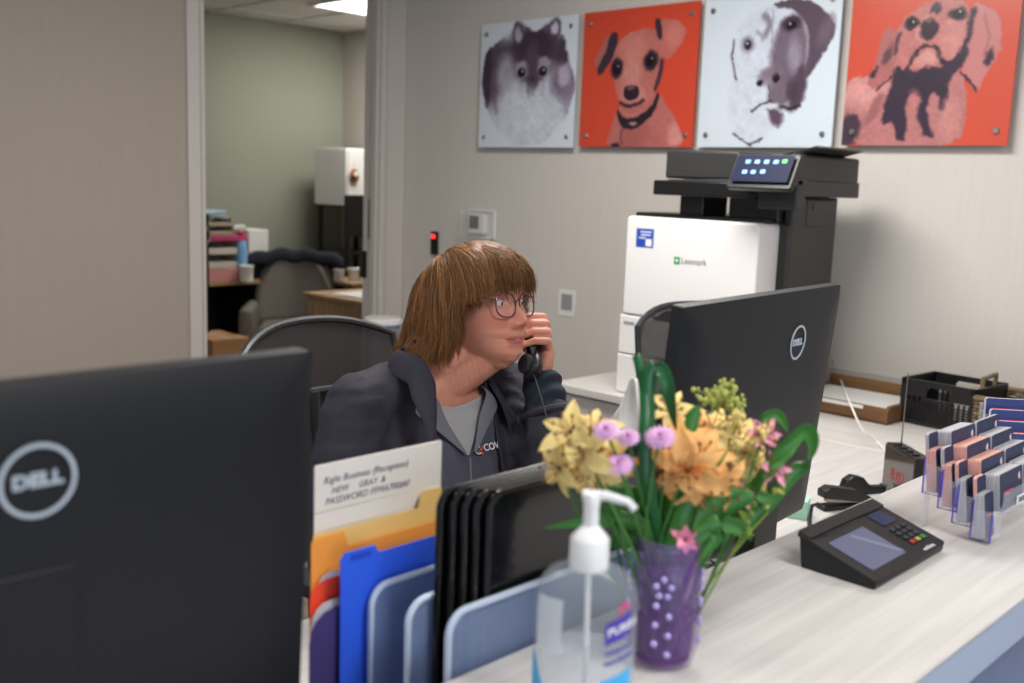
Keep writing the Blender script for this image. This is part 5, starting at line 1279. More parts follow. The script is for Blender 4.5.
# folders
M_manila = mat('manila_yellow', (232, 190, 112), rough=.75, vary=.03); M_orange = mat('folder_orange', (240, 154, 62), rough=.7, vary=.03)
M_bluef = mat('folder_blue', (44, 92, 224), rough=.5, vary=.03); M_redf = mat('folder_red', (236, 70, 40), rough=.6, vary=.03)
M_greyf = mat('folder_grey', (186, 182, 188), rough=.6); M_purple = mat('folder_purple', (62, 52, 110), rough=.6)
M_ink = mat('pen_ink', (66, 58, 84), rough=.8, vary=0); M_paperf = mat('paper_cream', (222, 216, 208), rough=.8, vary=.01)
def folder(x, y0, y1, ztop, m, label, name='folder', tab=None, tabh=.014, r=.010, tilt=0, cat='folder', th=.0012, extra=None, grp=None):
    w = y1-y0; h = ztop-SB_-.008
    t = thing(name, label, cat, (x, (y0+y1)/2, SB_+.008), 0, grp)
    pts = rrect(w, h, r, 4, (1, 1, 0, 0))
    M = RY(tilt) @ T(0, 0, h/2) @ FACE_X
    if tab:
        a, b_ = tab; top = [(w/2, -h/2), (w/2, h/2-.0)]
        pl_ = [(-w/2, -h/2), (w/2, -h/2), (w/2, h/2), (b_-w/2+.006, h/2), (b_-w/2, h/2+tabh), (a-w/2, h/2+tabh), (a-w/2-.006, h/2), (-w/2, h/2)]
        if a <= .001: pl_ = pl_[:5]+[(-w/2+.002, h/2+tabh), (-w/2, h/2+tabh-.004)]
        if b_ >= w-.001: pl_ = [(-w/2, -h/2), (w/2, -h/2), (w/2, h/2+tabh), (a-w/2, h/2+tabh), (a-w/2-.006, h/2), (-w/2, h/2)]
        pts = pl_
    b = MB(); b.prism(pts, th, M); b.build('sheet', m, t, smooth=False)
    return t, M, w, h
def fy(px, x): return onx(px, 560, x).y
def fz(px, py, x): return onx(px, py, x).z
xs_ = -.845
t, M, w, h = folder(xs_, onx(314, 480, xs_).y, onx(440, 470, xs_).y, (onx(316, 465, xs_).z+onx(438, 441, xs_).z)/2, M_paperf, 'cream paper with handwritten notes, tallest sheet in the file sorter', name='handwritten_note', cat='paper', r=.003, th=.002)
for s_, px_, u_, v_, sz in (('Right Business (Reception)', 0, .010, .018, .0105), ('NEW     GRAY  &', 0, .020, .030, .0095), ('PASSWORD FFMA700#6!', 0, .012, .041, .0105), ('PW', 0, .016, .062, .009), ('Blumenau Nut!', 0, .024, .071, .009)):
    text('handwriting', s_, sz, M @ T(-w/2+u_, h/2-v_, .0022), M_ink, t, align='LEFT', shear=.25, depth=.0002)
x2 = -.835
folder(x2, onx(314, 500, x2).y, onx(440, 490, x2).y, (onx(330, 509, x2).z+onx(420, 492, x2).z)/2, M_paperf, 'second cream sheet just in front of the handwritten note', name='plain_sheet', cat='paper', r=.003)
x3 = -.826; yL = onx(313, 530, x3).y; yR = onx(440, 520, x3).y
folder(x3, yL, yR, onx(380, 518, x3).z, M_manila, 'manila yellow folder with a raised tab at its right end', tab=(yR-yL-.028, yR-yL), tabh=.018)
x4 = -.820; yR4 = onx(440, 530, x4).y
folder(x4, onx(311, 530, x4).y, yR4, onx(400, 531, x4).z, M_orange, 'orange folder with a raised tab at its left end', tab=(0, .040), tabh=.016)
x5 = -.812; folder(x5, onx(318, 560, x5).y, onx(400, 560, x5).y, onx(335, 570, x5).z, M_greyf, 'grey folder with a rounded corner between the orange and red folders', r=.014)
x6 = -.806; folder(x6, onx(312, 580, x6).y, onx(400, 580, x6).y, onx(330, 580, x6).z, M_redf, 'bright red folder with a rounded corner left of the blue one', r=.020, tilt=-2)
x6 = -.801; folder(x6, onx(311, 600, x6).y, onx(400, 600, x6).y, onx(330, 600, x6).z, M_greyf, 'pale grey folder in front of the red folder', r=.022)
x6 = -.797; folder(x6, onx(309, 620, x6).y, onx(395, 620, x6).y, onx(335, 607, x6).z, M_purple, 'dark purple folder partly seen left of the blue folder', r=.030)
x7 = -.790; yL = onx(340, 600, x7).y; yR = onx(440, 570, x7).y
t, M, w, h = folder(x7, yL, yR, onx(350, 560, x7).z, M_bluef, 'bright blue plastic folder with a clipped tab, standing before the others', tab=(.004, .042), tabh=.009)
b = MB(); b.prism(rrect(.026, .006, .002, 3), .0004, M @ T(-w/2+.024, h/2+.002, .0013)); b.build('tab_slot', mat('slot_blue', (34, 66, 190), rough=.5), t)
# ================================================================ hand sanitizer
M_pump = mat('pump_white', (232, 232, 232), rough=.35, vary=.01)
M_bottle = mat('clear_plastic', (208, 216, 224), rough=.08, alpha=.17, vary=0, spec=.8)
M_gel = mat('clear_gel', (206, 218, 230), rough=.06, alpha=.20, vary=0, spec=.6)
M_lblue = mat('label_sky_blue', (78, 176, 232), rough=.5, vary=.05); M_lnavy = mat('label_violet', (86, 62, 170), rough=.5, vary=0); M_lpink = mat('label_pink', (214, 70, 130), rough=.5); M_lwhite = mat('label_frost', (226, 230, 236), rough=.6, alpha=.75, vary=0)
BP = onz(581, 722, LZ)
sn = thing('sanitizer_bottle', 'clear pump bottle of hand sanitizer with blue label and white pump', 'sanitizer bottle', BP, 38)
SX_, SY_ = .94, .62
prof = [(.034, .0), (.0445, .004), (.0465, .012), (.0465, .108), (.0455, .120), (.042, .131), (.035, .139), (.024, .144), (.017, .147)]
MB().lathe([(r, z) for r, z in prof], 40, sx=SX_, sy=SY_).build('bottle', M_bottle, sn, solid=0)
MB().lathe([(.0, .003), (.042, .004), (.0445, .012), (.0445, .070), (0, .0705)], 40, sx=SX_, sy=SY_).build('gel', M_gel, sn)
MB().lathe([(.0165, .141), (.0168, .144), (.0165, .166), (.0155, .168), (.0085, .176), (.0066, .178), (.0064, .198), (.0, .198)], 26).build('pump_collar', M_pump, sn)
b = MB(); b.lathe([(.0, .194), (.0070, .195), (.0072, .203), (.006, .206), (0, .207)], 20); b.tube([(-.008, 0, .204), (.012, 0, .204), (.030, 0, .200), (.036, 0, .194)], [.0046, .0042, .0036, .0034], flat=.9); b.build('nozzle', M_pump, sn)
b = MB(); b.tube([(0, 0, .145), (.002, 0, .02)], .0024); b.build('dip_tube', M_pump, sn)
def wrap(u, z, off=.0006, back=False):                # point on the bottle's skin; u = angle in degrees from local -Y
    a = math.radians(-90+u); r = float(interp(z, [q[1] for q in prof], [q[0] for q in prof]))+off
    return (r*math.cos(a)*SX_, r*math.sin(a)*SY_, z)
def patch(name, u0, u1, z0, z1, m, off=.0006, shape=None, n=14):
    b = MB(); b.grid(n, 6, lambda u, v: wrap(u0+(u1-u0)*u, z0+(z1-z0)*v+(shape(u) if shape else 0), off)); return b.build(name, m, sn)
patch('label_stripe', 18, 62, .030, .052, M_lblue, shape=lambda u: .010*u)
patch('label_field', -88, -48, .008, .070, M_lblue, shape=lambda u: -.034*u*u)
patch('frosted_strip', -66, -26, .074, .120, M_lwhite)
def wraptext(name, body, size, u0, z0, m, slant=0.0, sp=1.0):
    o = text(name, body, size, Matrix.Identity(4), m, sn, align='LEFT', depth=.0, space=sp, offset=.0003)
    for v in o.data.vertices:
        x, y, z = v.co; ang = u0+math.degrees(x/.040); v.co = wrap(ang, z0+y+x*slant, .0012)
    return o
patch('brand_band', 22, 58, .083, .103, M_lnavy, off=.0008, shape=lambda u: .010*u)
wraptext('brand_lettering', 'PURELL', .0095, 25, .0945, M_txtw, .30)
patch('brand_arc', 38, 54, .1075, .1125, M_lpink, off=.0008, shape=lambda u: .006*math.sin(u*PI)+.004*u)
wraptext('label_lettering', 'Advanced', .0062, 22, .076, M_lnavy, .30); wraptext('label_lettering', 'Hand Sanitizer', .0050, 22, .067, M_lnavy, .30)
# ================================================================ mason jar
M_jar = mat('violet_glass', (140, 92, 176), rough=.07, alpha=.24, vary=.05, spec=.9)
M_bead = mat('violet_glass_beads', (190, 176, 236), rough=.1, alpha=.85, spec=.9)
JP = ond(667, 612, 1.02); JP.z = LZ
JP = onz(661, 660, LZ); 
jr = thing('mason_jar', 'purple glass mason jar with embossed pattern holding the bouquet', 'jar', JP, 20)
JR = .0350; JH = .128
def jarprof(z):
    return float(interp(z, [0, .004, .012, .030, .085, .098, .106, .110, .113, .116, .119, .122, .128], [.026, .030, .0330, .0350, .0345, .033, .0300, .0300, .0315, .0300, .0315, .0300, .0305]))
zz = [0, .002, .004, .008, .012, .018]+[.018+.005*k for k in range(1, 17)]+[.102, .104, .106, .108, .110, .1115, .113, .1145, .116, .1175, .119, .1205, .122, .125, .128]
b = MB(); vs = []; fs = []; ns = 60
for z in zz:
    for k in range(ns):
        a = 2*PI*k/ns; r = jarprof(z)
        if .02 < z < .095: r += .0010*math.sin(a*6)+.0006*math.cos(z*420)*math.cos(a*12)
        vs.append((r*math.cos(a), r*math.sin(a), z))
for z in list(reversed(zz)):
    for k in range(ns):
        a = 2*PI*k/ns; r = max(.002, jarprof(z)-.0035); vs.append((r*math.cos(a), r*math.sin(a), max(.006, z)))
n2 = 2*len(zz)
for i in range(n2-1):
    for k in range(ns): k2 = (k+1) % ns; fs.append((i*ns+k, i*ns+k2, (i+1)*ns+k2, (i+1)*ns+k))
fs.append(tuple(range(ns))[::-1]); fs.append(tuple(range((n2-1)*ns, n2*ns))); b.add(vs, fs); b.build('glass', M_jar, jr)
for ang in (-78, 12, 102, 192):
    b = MB(); Mg = RZ(ang)
    for k in range(6): b.ell((.0350*math.cos(.18*(-1)**k), .0350*math.sin(.18*(-1)**k), .022+.0095*k), (.0024, .0034, .0034), 10, 6, Mg)
    for (dy, dz) in ((0, .010), (.007, .003), (-.007, .003), (.004, -.006), (-.004, -.006)): b.ell((.0347, dy, .086+dz), (.002, .0034, .0034), 10, 6, Mg)
    b.build('embossed_beads', M_bead, jr)
b = MB(); b.lathe([(.0, .008), (.027, .008), (.029, .02), (.0305, .055), (0, .055)], 32); b.build('water', mat('vase_water', (214, 200, 226), rough=.02, trans=1.0, ior=1.15, vary=0), jr)
JT = JP+Vector((0, 0, .120))
# ---------------------------------------------------------------- flowers
M_stem = mat('stem_green', (60, 110, 44), rough=.6); M_leaf = mat('leaf_green', (50, 112, 38), rough=.4, vary=.15, scale=60); M_leafd = mat('strap_leaf', (22, 84, 40), rough=.32, vary=.2, stretch=(1, 1, .1), scale=160)
M_yel = mat('petal_cream_yellow', (240, 212, 138), rough=.6, vary=.12, scale=70, sss=.1); M_or = mat('petal_apricot', (240, 178, 108), rough=.6, vary=.18, scale=60, sss=.1); M_or2 = mat('petal_throat_orange', (226, 134, 60), rough=.6, vary=.15, scale=80)
M_mum = mat('petal_lilac', (226, 180, 222), rough=.7, vary=.08, scale=120); M_mumc = mat('mum_centre', (160, 96, 150), rough=.8); M_pnk = mat('petal_pink', (232, 152, 176), rough=.6, vary=.2, scale=90); M_gold = mat('sprig_bud', (178, 184, 96), rough=.8, vary=.2); M_goldg = mat('sprig_green', (116, 140, 60), rough=.8, vary=.2); M_anth = mat('anther', (120, 70, 40), rough=.8)
rf = np.random.RandomState(12)
cdir = (O_-JT).normalized()
def stem(parent, base, tip, loc, r=.0016, m=None, bend=.02):
    a, c = Vector(base)-loc, Vector(tip)-loc; mid = a.lerp(c, .5)+Vector((rf.normal()*bend*.5, rf.normal()*bend*.5, bend*.6))
    pts = [a*(1-t)**2+mid*2*t*(1-t)+c*t*t for t in np.linspace(0, 1, 9)]; b = MB(); b.tube(pts, r, seg=6); return b.build('stem', m or M_stem, parent)
def basept(): a = rf.uniform(0, 6.28); return JP+Vector((.020*math.cos(a), .020*math.sin(a), .012))
def petal(b, M, L, W, curl, cup=.3, n=7, ruffle=.0, tipw=.5, mi=0):
    def fn(u, v):
        x = L*u; w = W*math.sin(PI*min(1, u*.86+.10))**.75*(1 if u < .6 else 1-(u-.6)/.4*(1-tipw)*.6)
        y = (v-.5)*w; z = curl*L*u*u+cup*W*((v-.5)*2)**2*.5*math.sin(PI*u)+ruffle*math.sin(u*9+v*5)*L
        if u > .995: y *= .25
        return (x, y, z)
    b.grid(n+2, 5, fn, M, mi)
def facing(n):
    n = Vector(n).normalized(); x = n.orthogonal().normalized(); y = n.cross(x); return x, y, n
def lily(px, py, d, size, n, m, label, m2=None, npet=6, open_=.9, grp='alstroemeria and lily blooms in the bouquet'):
    tip = ond(px, py, d); t = thing('bouquet_flower', label, 'flower', tip, 0, grp)
    x, y, nn = facing(n); stem(t, basept(), tip, tip)
    b = MB(); F0 = frame((0, 0, 0), x, y, nn)
    for k in range(npet):
        a = 360*k/npet+rf.uniform(-8, 8); inn = k % 2
        petal(b, F0 @ RZ(a) @ RY(-62+open_*48+rf.uniform(-8, 8)+inn*8), size*rf.uniform(.9, 1.08), size*(.56 if not inn else .44), -.38*open_, cup=.30, ruffle=.030)
    b.build('petals', m, t, solid=.0005, sub=1)
    if m2:
        b = MB()
        for k in range(3): petal(b, F0 @ RZ(120*k+30) @ RY(-62+open_*48+2) @ T(.001, 0, .0012), size*.50, size*.20, -.2)
        b.build('throat', m2, t)
    b = MB()
    for k in range(6): a = math.radians(60*k+15); tp = Vector((.012*math.cos(a), .012*math.sin(a), size*.55)); b.tube([F0 @ Vector((0, 0, 0)), F0 @ (tp*.6), F0 @ tp], .0006, seg=5); b.ell(F0 @ tp, (.0016, .0016, .0022), 8, 6)
    b.build('stamens', M_anth, t)
    return t
def mum(px, py, d, size, n, label):
    tip = ond(px, py, d); t = thing('lilac_mum', label, 'flower', tip, 0, 'small lilac daisy mums'); x, y, nn = facing(n); stem(t, basept(), tip, tip, .0012); F0 = frame((0, 0, 0), x, y, nn)
    b = MB()
    for ring, (cnt, L, el) in enumerate(((18, size, -6), (15, size*.82, -20), (11, size*.60, -38))):
        for k in range(cnt): petal(b, F0 @ T(0, 0, .001*ring) @ RZ(360*k/cnt+ring*9) @ RY(el), L, size*.30, -.05, n=3)
    b.build('petals', M_mum, t, solid=.0003); b = MB(); b.ell((0, 0, .004), (size*.2, size*.2, .003), 12, 6, F0); b.build('centre', M_mumc, t)
def up(a, b_, c=1.0): return Vector((cdir.x*c, cdir.y*c, 0))+R_*a+Vector((0, 0, b_))
lily(572, 432, 1.00, .034, up(-.5, .75), M_yel, 'pale yellow bloom at the upper left of the bouquet, nearest the womans sleeve')
lily(585, 454, .985, .036, up(-.6, .1), M_yel, 'large creamy yellow bloom at the far left edge of the bouquet')
lily(561, 468, 1.0, .031, up(-1.0, -.1), M_yel, 'creamy yellow bloom lowest at the left, above the pump bottle')
lily(604, 456, 1.01, .036, up(.0, .4), M_yel, 'half open cream bloom between the yellow blooms and the lilac mums', m2=M_or2)
lily(688, 470, .99, .042, up(-.15, .0), M_or, 'large apricot bloom in the middle of the bouquet above the jar', m2=M_or2)
lily(705, 488, 1.0, .036, up(.45, -.45), M_or, 'apricot bloom drooping to the right, just below the largest one', m2=M_or2)
lily(676, 448, 1.02, .036, up(-.3, .8), M_or, 'apricot bloom pointing up behind the largest one', m2=M_or2)
lily(672, 412, 1.05, .026, up(-.1, 1.0), M_yel, 'small pale yellow bloom at the top, right of the tall leaf')
lily(712, 430, 1.05, .034, up(.2, .9), M_yel, 'cream bloom right of centre near the top of the bouquet')
lily(738, 446, 1.06, .034, up(.5, .5), M_yel, 'cream bloom among the golden sprigs at the right')
lily(694, 430, 1.05, .030, up(-.2, .8), M_or, 'small apricot bloom behind the lilac mums', m2=M_or2)
for px, py, sz, lb in ((606, 431, .0140, 'upper left'), (628, 438, .0125, 'inner left'), (660, 438, .0165, 'largest and rightmost'), (619, 465, .0155, 'lowest')):
    mum(px, py, .975, sz, up(-.1, 1.5), lb+' of the four lilac mums in the bouquet')
for px, py, sz, lb, n in ((763, 436, .020, 'pink and white bloom beside the looped leaf, upper right of the bouquet', up(.2, .6)), (772, 468, .021, 'pink bloom at the right under the looped leaf', up(.6, .3)), (733, 480, .013, 'small pale pink bud right of the apricot blooms', up(.4, .2)), (744, 497, .013, 'small pink and white bloom low at the right', up(.4, -.1)), (684, 540, .019, 'salmon pink bloom resting on the jar rim', up(.1, .3))):
    lily(px, py, 1.03 if px > 700 else .985, sz, n, M_pnk, lb, npet=6, open_=(.55 if px > 700 else .25))
lily(664, 470, 1.0, .034, up(-.7, -.2), M_or, 'ruffled apricot bloom at the left of the largest one', m2=M_or2)
lily(700, 458, 1.01, .036, up(.4, .5), M_or, 'ruffled apricot bloom just right of the largest one', m2=M_or2)
lily(724, 484, 1.01, .030, up(.7, -.1), M_or, 'apricot bloom at the right end of the orange cluster', m2=M_or2)
lily(592, 432, 1.0, .030, up(-.1, .9), M_yel, 'small creamy bloom between the yellow blooms and the upper lilac mum')
lily(592, 474, .995, .034, up(-.3, -.5), M_yel, 'creamy bloom hanging just above the pump nozzle')
lily(752, 466, 1.05, .030, up(.6, .3), M_yel, 'cream bloom between the sprigs and the looped leaf')
lily(722, 452, 1.06, .032, up(.1, .8), M_yel, 'cream bloom in the middle of the golden sprigs')
M_cream2 = mat('cream_buds', (222, 200, 128), rough=.8, vary=.2)
# golden sprigs
def sprig(px, py, d, label, droop, n=150, L=.08, m=M_gold):
    tip = ond(px, py, d); t = thing('golden_sprig', label, 'sprig', tip, 0, 'feathery yellow green sprigs'); stem(t, basept(), tip, tip, .0012, M_goldg)
    b = MB(); dv = Vector(droop).normalized()
    for k in range(9):
        s0 = -dv*L*(1-k/9); side = (R_*rf.normal()+Vector((0, 0, 1))*abs(rf.normal())+cdir*rf.normal()).normalized()
        e = s0+side*.024+dv*.014; b.tube([s0, s0.lerp(e, .5)+Vector((0, 0, .002)), e], .0006, seg=4)
        for q in range(n//9): c = s0.lerp(e, rf.uniform(.15, 1.05))+Vector(rf.normal(size=3))*.0036; r = rf.uniform(.0016, .0034); b.ell(c, (r, r, r), 6, 4)
    b.build('buds', m, t)
sprig(716, 398, 1.08, 'tallest feathery sprig, curling over the top right of the bouquet', up(-.6, .6), L=.06)
sprig(738, 424, 1.05, 'pale cream feathery sprig right below the tallest one', up(.3, .8), n=260, m=M_cream2)
sprig(752, 452, 1.03, 'pale cream feathery sprig right of the cream blooms', up(.6, .5), n=260, m=M_cream2)
sprig(768, 512, 1.04, 'feathery sprig hanging low at the right side of the bouquet', up(1, -.1), n=180)
sprig(728, 505, 1.02, 'yellow green sprig under the apricot blooms', up(.7, -.2), n=220, m=M_goldg)
sprig(742, 535, 1.02, 'green sprig drooping toward the ledge at the right of the jar', up(.5, -.8), n=220, m=M_goldg)
# leaves
def ribbon(pts, W, name, label, loc, m, twist=0, cat='leaf', grp=None, wn=None, side=None):
    P = [Vector(p)-loc for p in pts]; 
    Q = []                                              # Catmull-Rom
    for i in range(len(P)-1):
        p0 = P[max(0, i-1)]; p1 = P[i]; p2 = P[i+1]; p3 = P[min(len(P)-1, i+2)]
        for k in range(8):
            t = k/8; Q.append(.5*((2*p1)+(-p0+p2)*t+(2*p0-5*p1+4*p2-p3)*t*t+(-p0+3*p1-3*p2+p3)*t**3))
    Q.append(P[-1]); n = len(Q); sd = (side or R_).normalized(); b = MB()
    def fn(u, v):
        i = min(n-1, int(round(u*(n-1)))); a = Q[max(0, i-1)]; c = Q[min(n-1, i+1)]; tg = (c-a).normalized(); s = sd-tg*sd.dot(tg); s.normalize(); nn = tg.cross(s)
        w = W*(wn(u) if wn else min(1, .35+u*3, .12+(1-u)*6)); y = (v-.5)*w
        return Q[i]+s*y+nn*(.18*w*((v-.5)*2)**2)
    b.grid(n, 5, fn); o = b.build(name, m, solid=.0007, sub=1, loc=loc); tag(o, label, cat, grp); return o
jb = JP+Vector((0, 0, .02))
ribbon([jb, ond(659, 545, 1.0), ond(648, 490, .985), ond(645, 440, .985), ond(645, 395, 1.0), ond(637, 354, 1.01)], .0135, 'strap_leaf', 'tallest dark green strap leaf rising straight above the jar', JP, M_leafd, wn=lambda u: .7+.3*math.sin(PI*min(1, u*1.1)) if u < .95 else .75)
ribbon([jb+Vector((.004, 0, 0)), ond(655, 540, 1.01), ond(652, 480, 1.0), ond(648, 410, 1.0), ond(650, 373, 1.0), ond(661, 370, 1.0), ond(668, 392, 1.0), ond(676, 430, 1.02)], .0150, 'strap_leaf', 'dark green strap leaf folded over into a loop beside the tallest leaf', JP, M_leafd)
ribbon([jb, ond(700, 545, 1.03), ond(735, 510, 1.03), ond(770, 470, 1.02), ond(800, 432, 1.02), ond(811, 440, 1.03), ond(806, 460, 1.04), ond(780, 490, 1.04), ond(742, 528, 1.04), ond(712, 545, 1.03)], .0170, 'strap_leaf', 'wide glossy green strap leaf looping at the right of the bouquet', JP, M_leaf, side=R_*.5+U_*.8)
ribbon([jb, ond(705, 500, 1.06), ond(750, 452, 1.08), ond(762, 420, 1.08), ond(778, 415, 1.08), ond(788, 432, 1.07)], .0110, 'strap_leaf', 'thin arching green leaf above the pink bloom at the right', JP, M_leaf, side=R_*.5+U_*.8)
for k, (pts, W, lb) in enumerate([
    ([(660, 560), (640, 525), (600, 520), (545, 528)], .016, 'long green leaf reaching left across the black trays'),
    ([(660, 560), (662, 575), (672, 600)], .016, 'small green leaf hanging inside the front of the jar rim'),
    ([(662, 556), (630, 540), (590, 545)], .020, 'broad green leaf low at the left above the pump bottle'),
    ([(664, 556), (640, 500), (600, 492)], .022, 'broad green leaf under the yellow blooms'),
    ([(668, 556), (700, 530), (730, 525), (752, 540)], .020, 'broad green leaf under the sprigs at the right'),
    ([(668, 556), (690, 515), (712, 512)], .020, 'green leaf beneath the apricot blooms'),
    ([(664, 556), (655, 520), (630, 500)], .018, 'green leaf left of the strap leaves'),
    ([(666, 556), (676, 520), (668, 500)], .018, 'green leaf right of the strap leaves'),
    ([(668, 556), (715, 535), (700, 560)], .016, 'green leaf drooping over the right of the jar rim'),
    ([(662, 556), (605, 505), (575, 500)], .018, 'narrow green leaf behind the pump nozzle'),
    ([(664, 556), (620, 515), (610, 480)], .024, 'broad dark leaf filling the left of the bouquet under the mums'),
    ([(668, 556), (690, 530), (722, 515)], .024, 'broad dark leaf filling the middle right of the bouquet'),
    ([(668, 556), (710, 505), (745, 490)], .022, 'leaf between the apricot blooms and the small pink buds'),
    ([(664, 556), (650, 535), (615, 545)], .020, 'dark leaf at the jar mouth, left side'),
    ([(668, 556), (688, 545), (712, 548)], .020, 'dark leaf at the jar mouth, right side'),
    ([(666, 556), (664, 520), (650, 470)], .024, 'dark upright leaf behind the lowest lilac mum'),
    ([(668, 556), (700, 480), (728, 450)], .022, 'upright leaf behind the apricot cluster'),
    ([(668, 556), (740, 500), (775, 500)], .020, 'leaf under the looped leaf at the right'),
    ([(662, 556), (690, 430), (700, 405)], .016, 'upright pale leaf bud at the top right of the bouquet')]):
    P3 = [ond(a, c, 1.0+.012*(k % 4)) for a, c in pts]
    ribbon([JT-Vector((0, 0, .03))]+P3, W, 'bouquet_leaf', lb, JP, M_leaf, grp='broad green leaves of the bouquet', wn=lambda u: max(.08, math.sin(PI*u**1.3)))
b = MB()
for k in range(10):
    a = rf.uniform(0, 6.28); c = rf.uniform(0, 6.28); b.tube([JP+Vector((.022*math.cos(a), .022*math.sin(a), .012)), JP+Vector((.020*math.cos(c), .020*math.sin(c), .118))], .0016, seg=6)
o = b.build('cut_stems', M_stem); tag(o, 'green cut stems standing inside the purple jar', 'stems', kind='stuff')
# ================================================================ card terminal
M_term = mat('terminal_charcoal', (34, 32, 33), rough=.5, bump=.12, bscale=900); M_termb = mat('terminal_base', (20, 21, 24), rough=.4)
M_tscr = mat('terminal_screen', (92, 94, 120), rough=.14, emit=(100, 104, 140), estr=.06)
tx0, tx1, ty0, ty1 = -.586, -.480, 1.132, 1.338
tm = thing('card_terminal', 'black card payment terminal with tilted screen and keypad on the ledge', 'card terminal', ((tx0+tx1)/2, (ty0+ty1)/2, LZ))
za, zb_ = .046, .014                              # heights at staff side / customer side
w_, l_ = tx1-tx0, ty1-ty0
b = MB(); hw, hl = w_/2, l_/2
vs = [(-hw+.006, -hl+.004, 0), (hw-.004, -hl+.004, 0), (hw-.004, hl-.004, 0), (-hw+.006, hl-.004, 0), (-hw+.002, -hl+.002, za-.006), (hw-.001, -hl+.002, zb_-.006), (hw-.001, hl-.002, zb_-.006), (-hw+.002, hl-.002, za-.006)]
b.add(vs, [(0, 3, 2, 1), (4, 5, 6, 7), (0, 1, 5, 4), (1, 2, 6, 5), (2, 3, 7, 6), (3, 0, 4, 7)]); b.build('base', M_termb, tm, bevel=.002)
sl = math.atan2(za-zb_, w_); Mt = T(0, 0, (za+zb_)/2) @ Matrix.Rotation(sl, 4, 'Y')
SL = w_/math.cos(sl)
b = MB(); b.prism(rrect(SL, l_, .006, 4), .005, Mt @ T(0, 0, -.006)); fc = b.build('faceplate', M_term, tm, bevel=.0012)
b = MB(); b.box((-SL/2+.010, 0, .0000), (.018, l_*.99, .004), Mt); b.build('printer_bar', M_term, tm, bevel=.001)
b = MB(); b.box((-SL/2+.0215, -.03, -.0008), (.003, .10, .001), Mt); b.box((-SL/2+.018, .068, .0008), (.004, .04, .001), Mt); b.build('bar_groove', M_blackgloss, tm, smooth=False)
b = MB(); b.prism(rrect(.062, .094, .002, 3), .0006, Mt @ T(.010, -.038, -.0009)); b.build('display', M_tscr, tm)
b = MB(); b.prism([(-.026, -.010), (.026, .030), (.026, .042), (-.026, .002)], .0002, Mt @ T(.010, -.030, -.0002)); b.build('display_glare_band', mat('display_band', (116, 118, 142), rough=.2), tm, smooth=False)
b = MB(); b.prism(rrect(.026, .040, .003, 3), .0010, Mt @ T(-.020, .064, -.0009)); b.build('chip_window', mat('navy_gloss', (20, 30, 72), rough=.15), tm)
M_key = mat('key_grey', (52, 53, 58), rough=.5); M_kr = mat('key_red', (150, 44, 40)); M_ky = mat('key_yellow', (160, 144, 60)); M_kg = mat('key_green', (46, 116, 62))
for r_i in range(4):
    for c_i in range(3):
        mk = M_key if r_i < 3 else (M_kr, M_ky, M_kg)[c_i]
        b = MB(); b.box((.004+.0095*r_i, .042+.0155*c_i+.004, .0008), (.0060, .0105, .0022), Mt); kb = b.build('key', mk, tm, bevel=.0006)
text('lettering', 'verifone', .0095, Mt @ T(SL/2-.006, .060, -.0006) @ RZ(90), M_txtw, tm, depth=.0001)
text('lettering', 'ingenico', .0085, Mt @ T(SL/2-.012, -.034, -.0006) @ RZ(90), mat('teal_print', (70, 110, 120)), tm, depth=.0001) if False else None
b = MB(); b.tube([(-.052, -.072, .040), (-.058, -.064, .052), (-.062, -.052, .066), (-.056, -.046, .069)], [.0034, .0030, .0026, .0020], seg=6); b.build('stylus', M_termb, tm)
# ================================================================ stapler on the desk
p = onz(848, 500, DZ+.03)
sp = thing('stapler', 'black stapler lying on the desk behind the card terminal', 'stapler', (onz(846, 500, DZ+.02).x, onz(846, 500, DZ+.02).y, DZ), 62)
b = MB(); b.box((0, 0, .006), (.15, .036, .012)); b.build('base', M_termb, sp, bevel=.003)
b = MB(); b.prism([(-.075, 0), (.07, .0), (.075, .010), (.02, .028), (-.06, .030), (-.078, .018)], .034, T(0, .017, .022) @ RY(8) @ Matrix(((1, 0, 0, 0), (0, 0, -1, 0), (0, 1, 0, 0), (0, 0, 0, 1)))); b.build('top_arm', M_termb, sp, bevel=.003)
b = MB(); b.box((0.005, 0, .019), (.135, .012, .008), RY(5)); b.build('staple_channel', M_steel, sp)
sp2 = thing('tape_dispenser', 'small black tape dispenser with a silver blade beyond the stapler', 'tape dispenser', (onz(857, 488, DZ+.02).x, onz(857, 488, DZ+.02).y+.03, DZ), 60)
b = MB(); b.prism([(-.06, 0), (.065, 0), (.065, .018), (.02, .020), (-.005, .045), (-.035, .052), (-.055, .040), (-.062, .02)], .028, T(0, .014, 0) @ Matrix(((1, 0, 0, 0), (0, 0, -1, 0), (0, 1, 0, 0), (0, 0, 0, 1)))); b.build('body', M_termb, sp2, bevel=.004)
b = MB(); b.box((.064, 0, .020), (.006, .024, .004)); b.build('blade', M_steel, sp2)
# mint pad under the monitor's far corner
p = onz(796, 514, DZ+.0)
nt_ = thing('sticky_note_pad', 'small mint green note block on the desk under the far monitor corner', 'note pad', (onz(797, 516, DZ).x, onz(797, 516, DZ).y, DZ), 20)
b = MB(); 
b.box((0, 0, .022), (.05, .05, .044)); b.build('note_block', mat('mint_paper', (160, 205, 184), rough=.7), nt_, smooth=False)
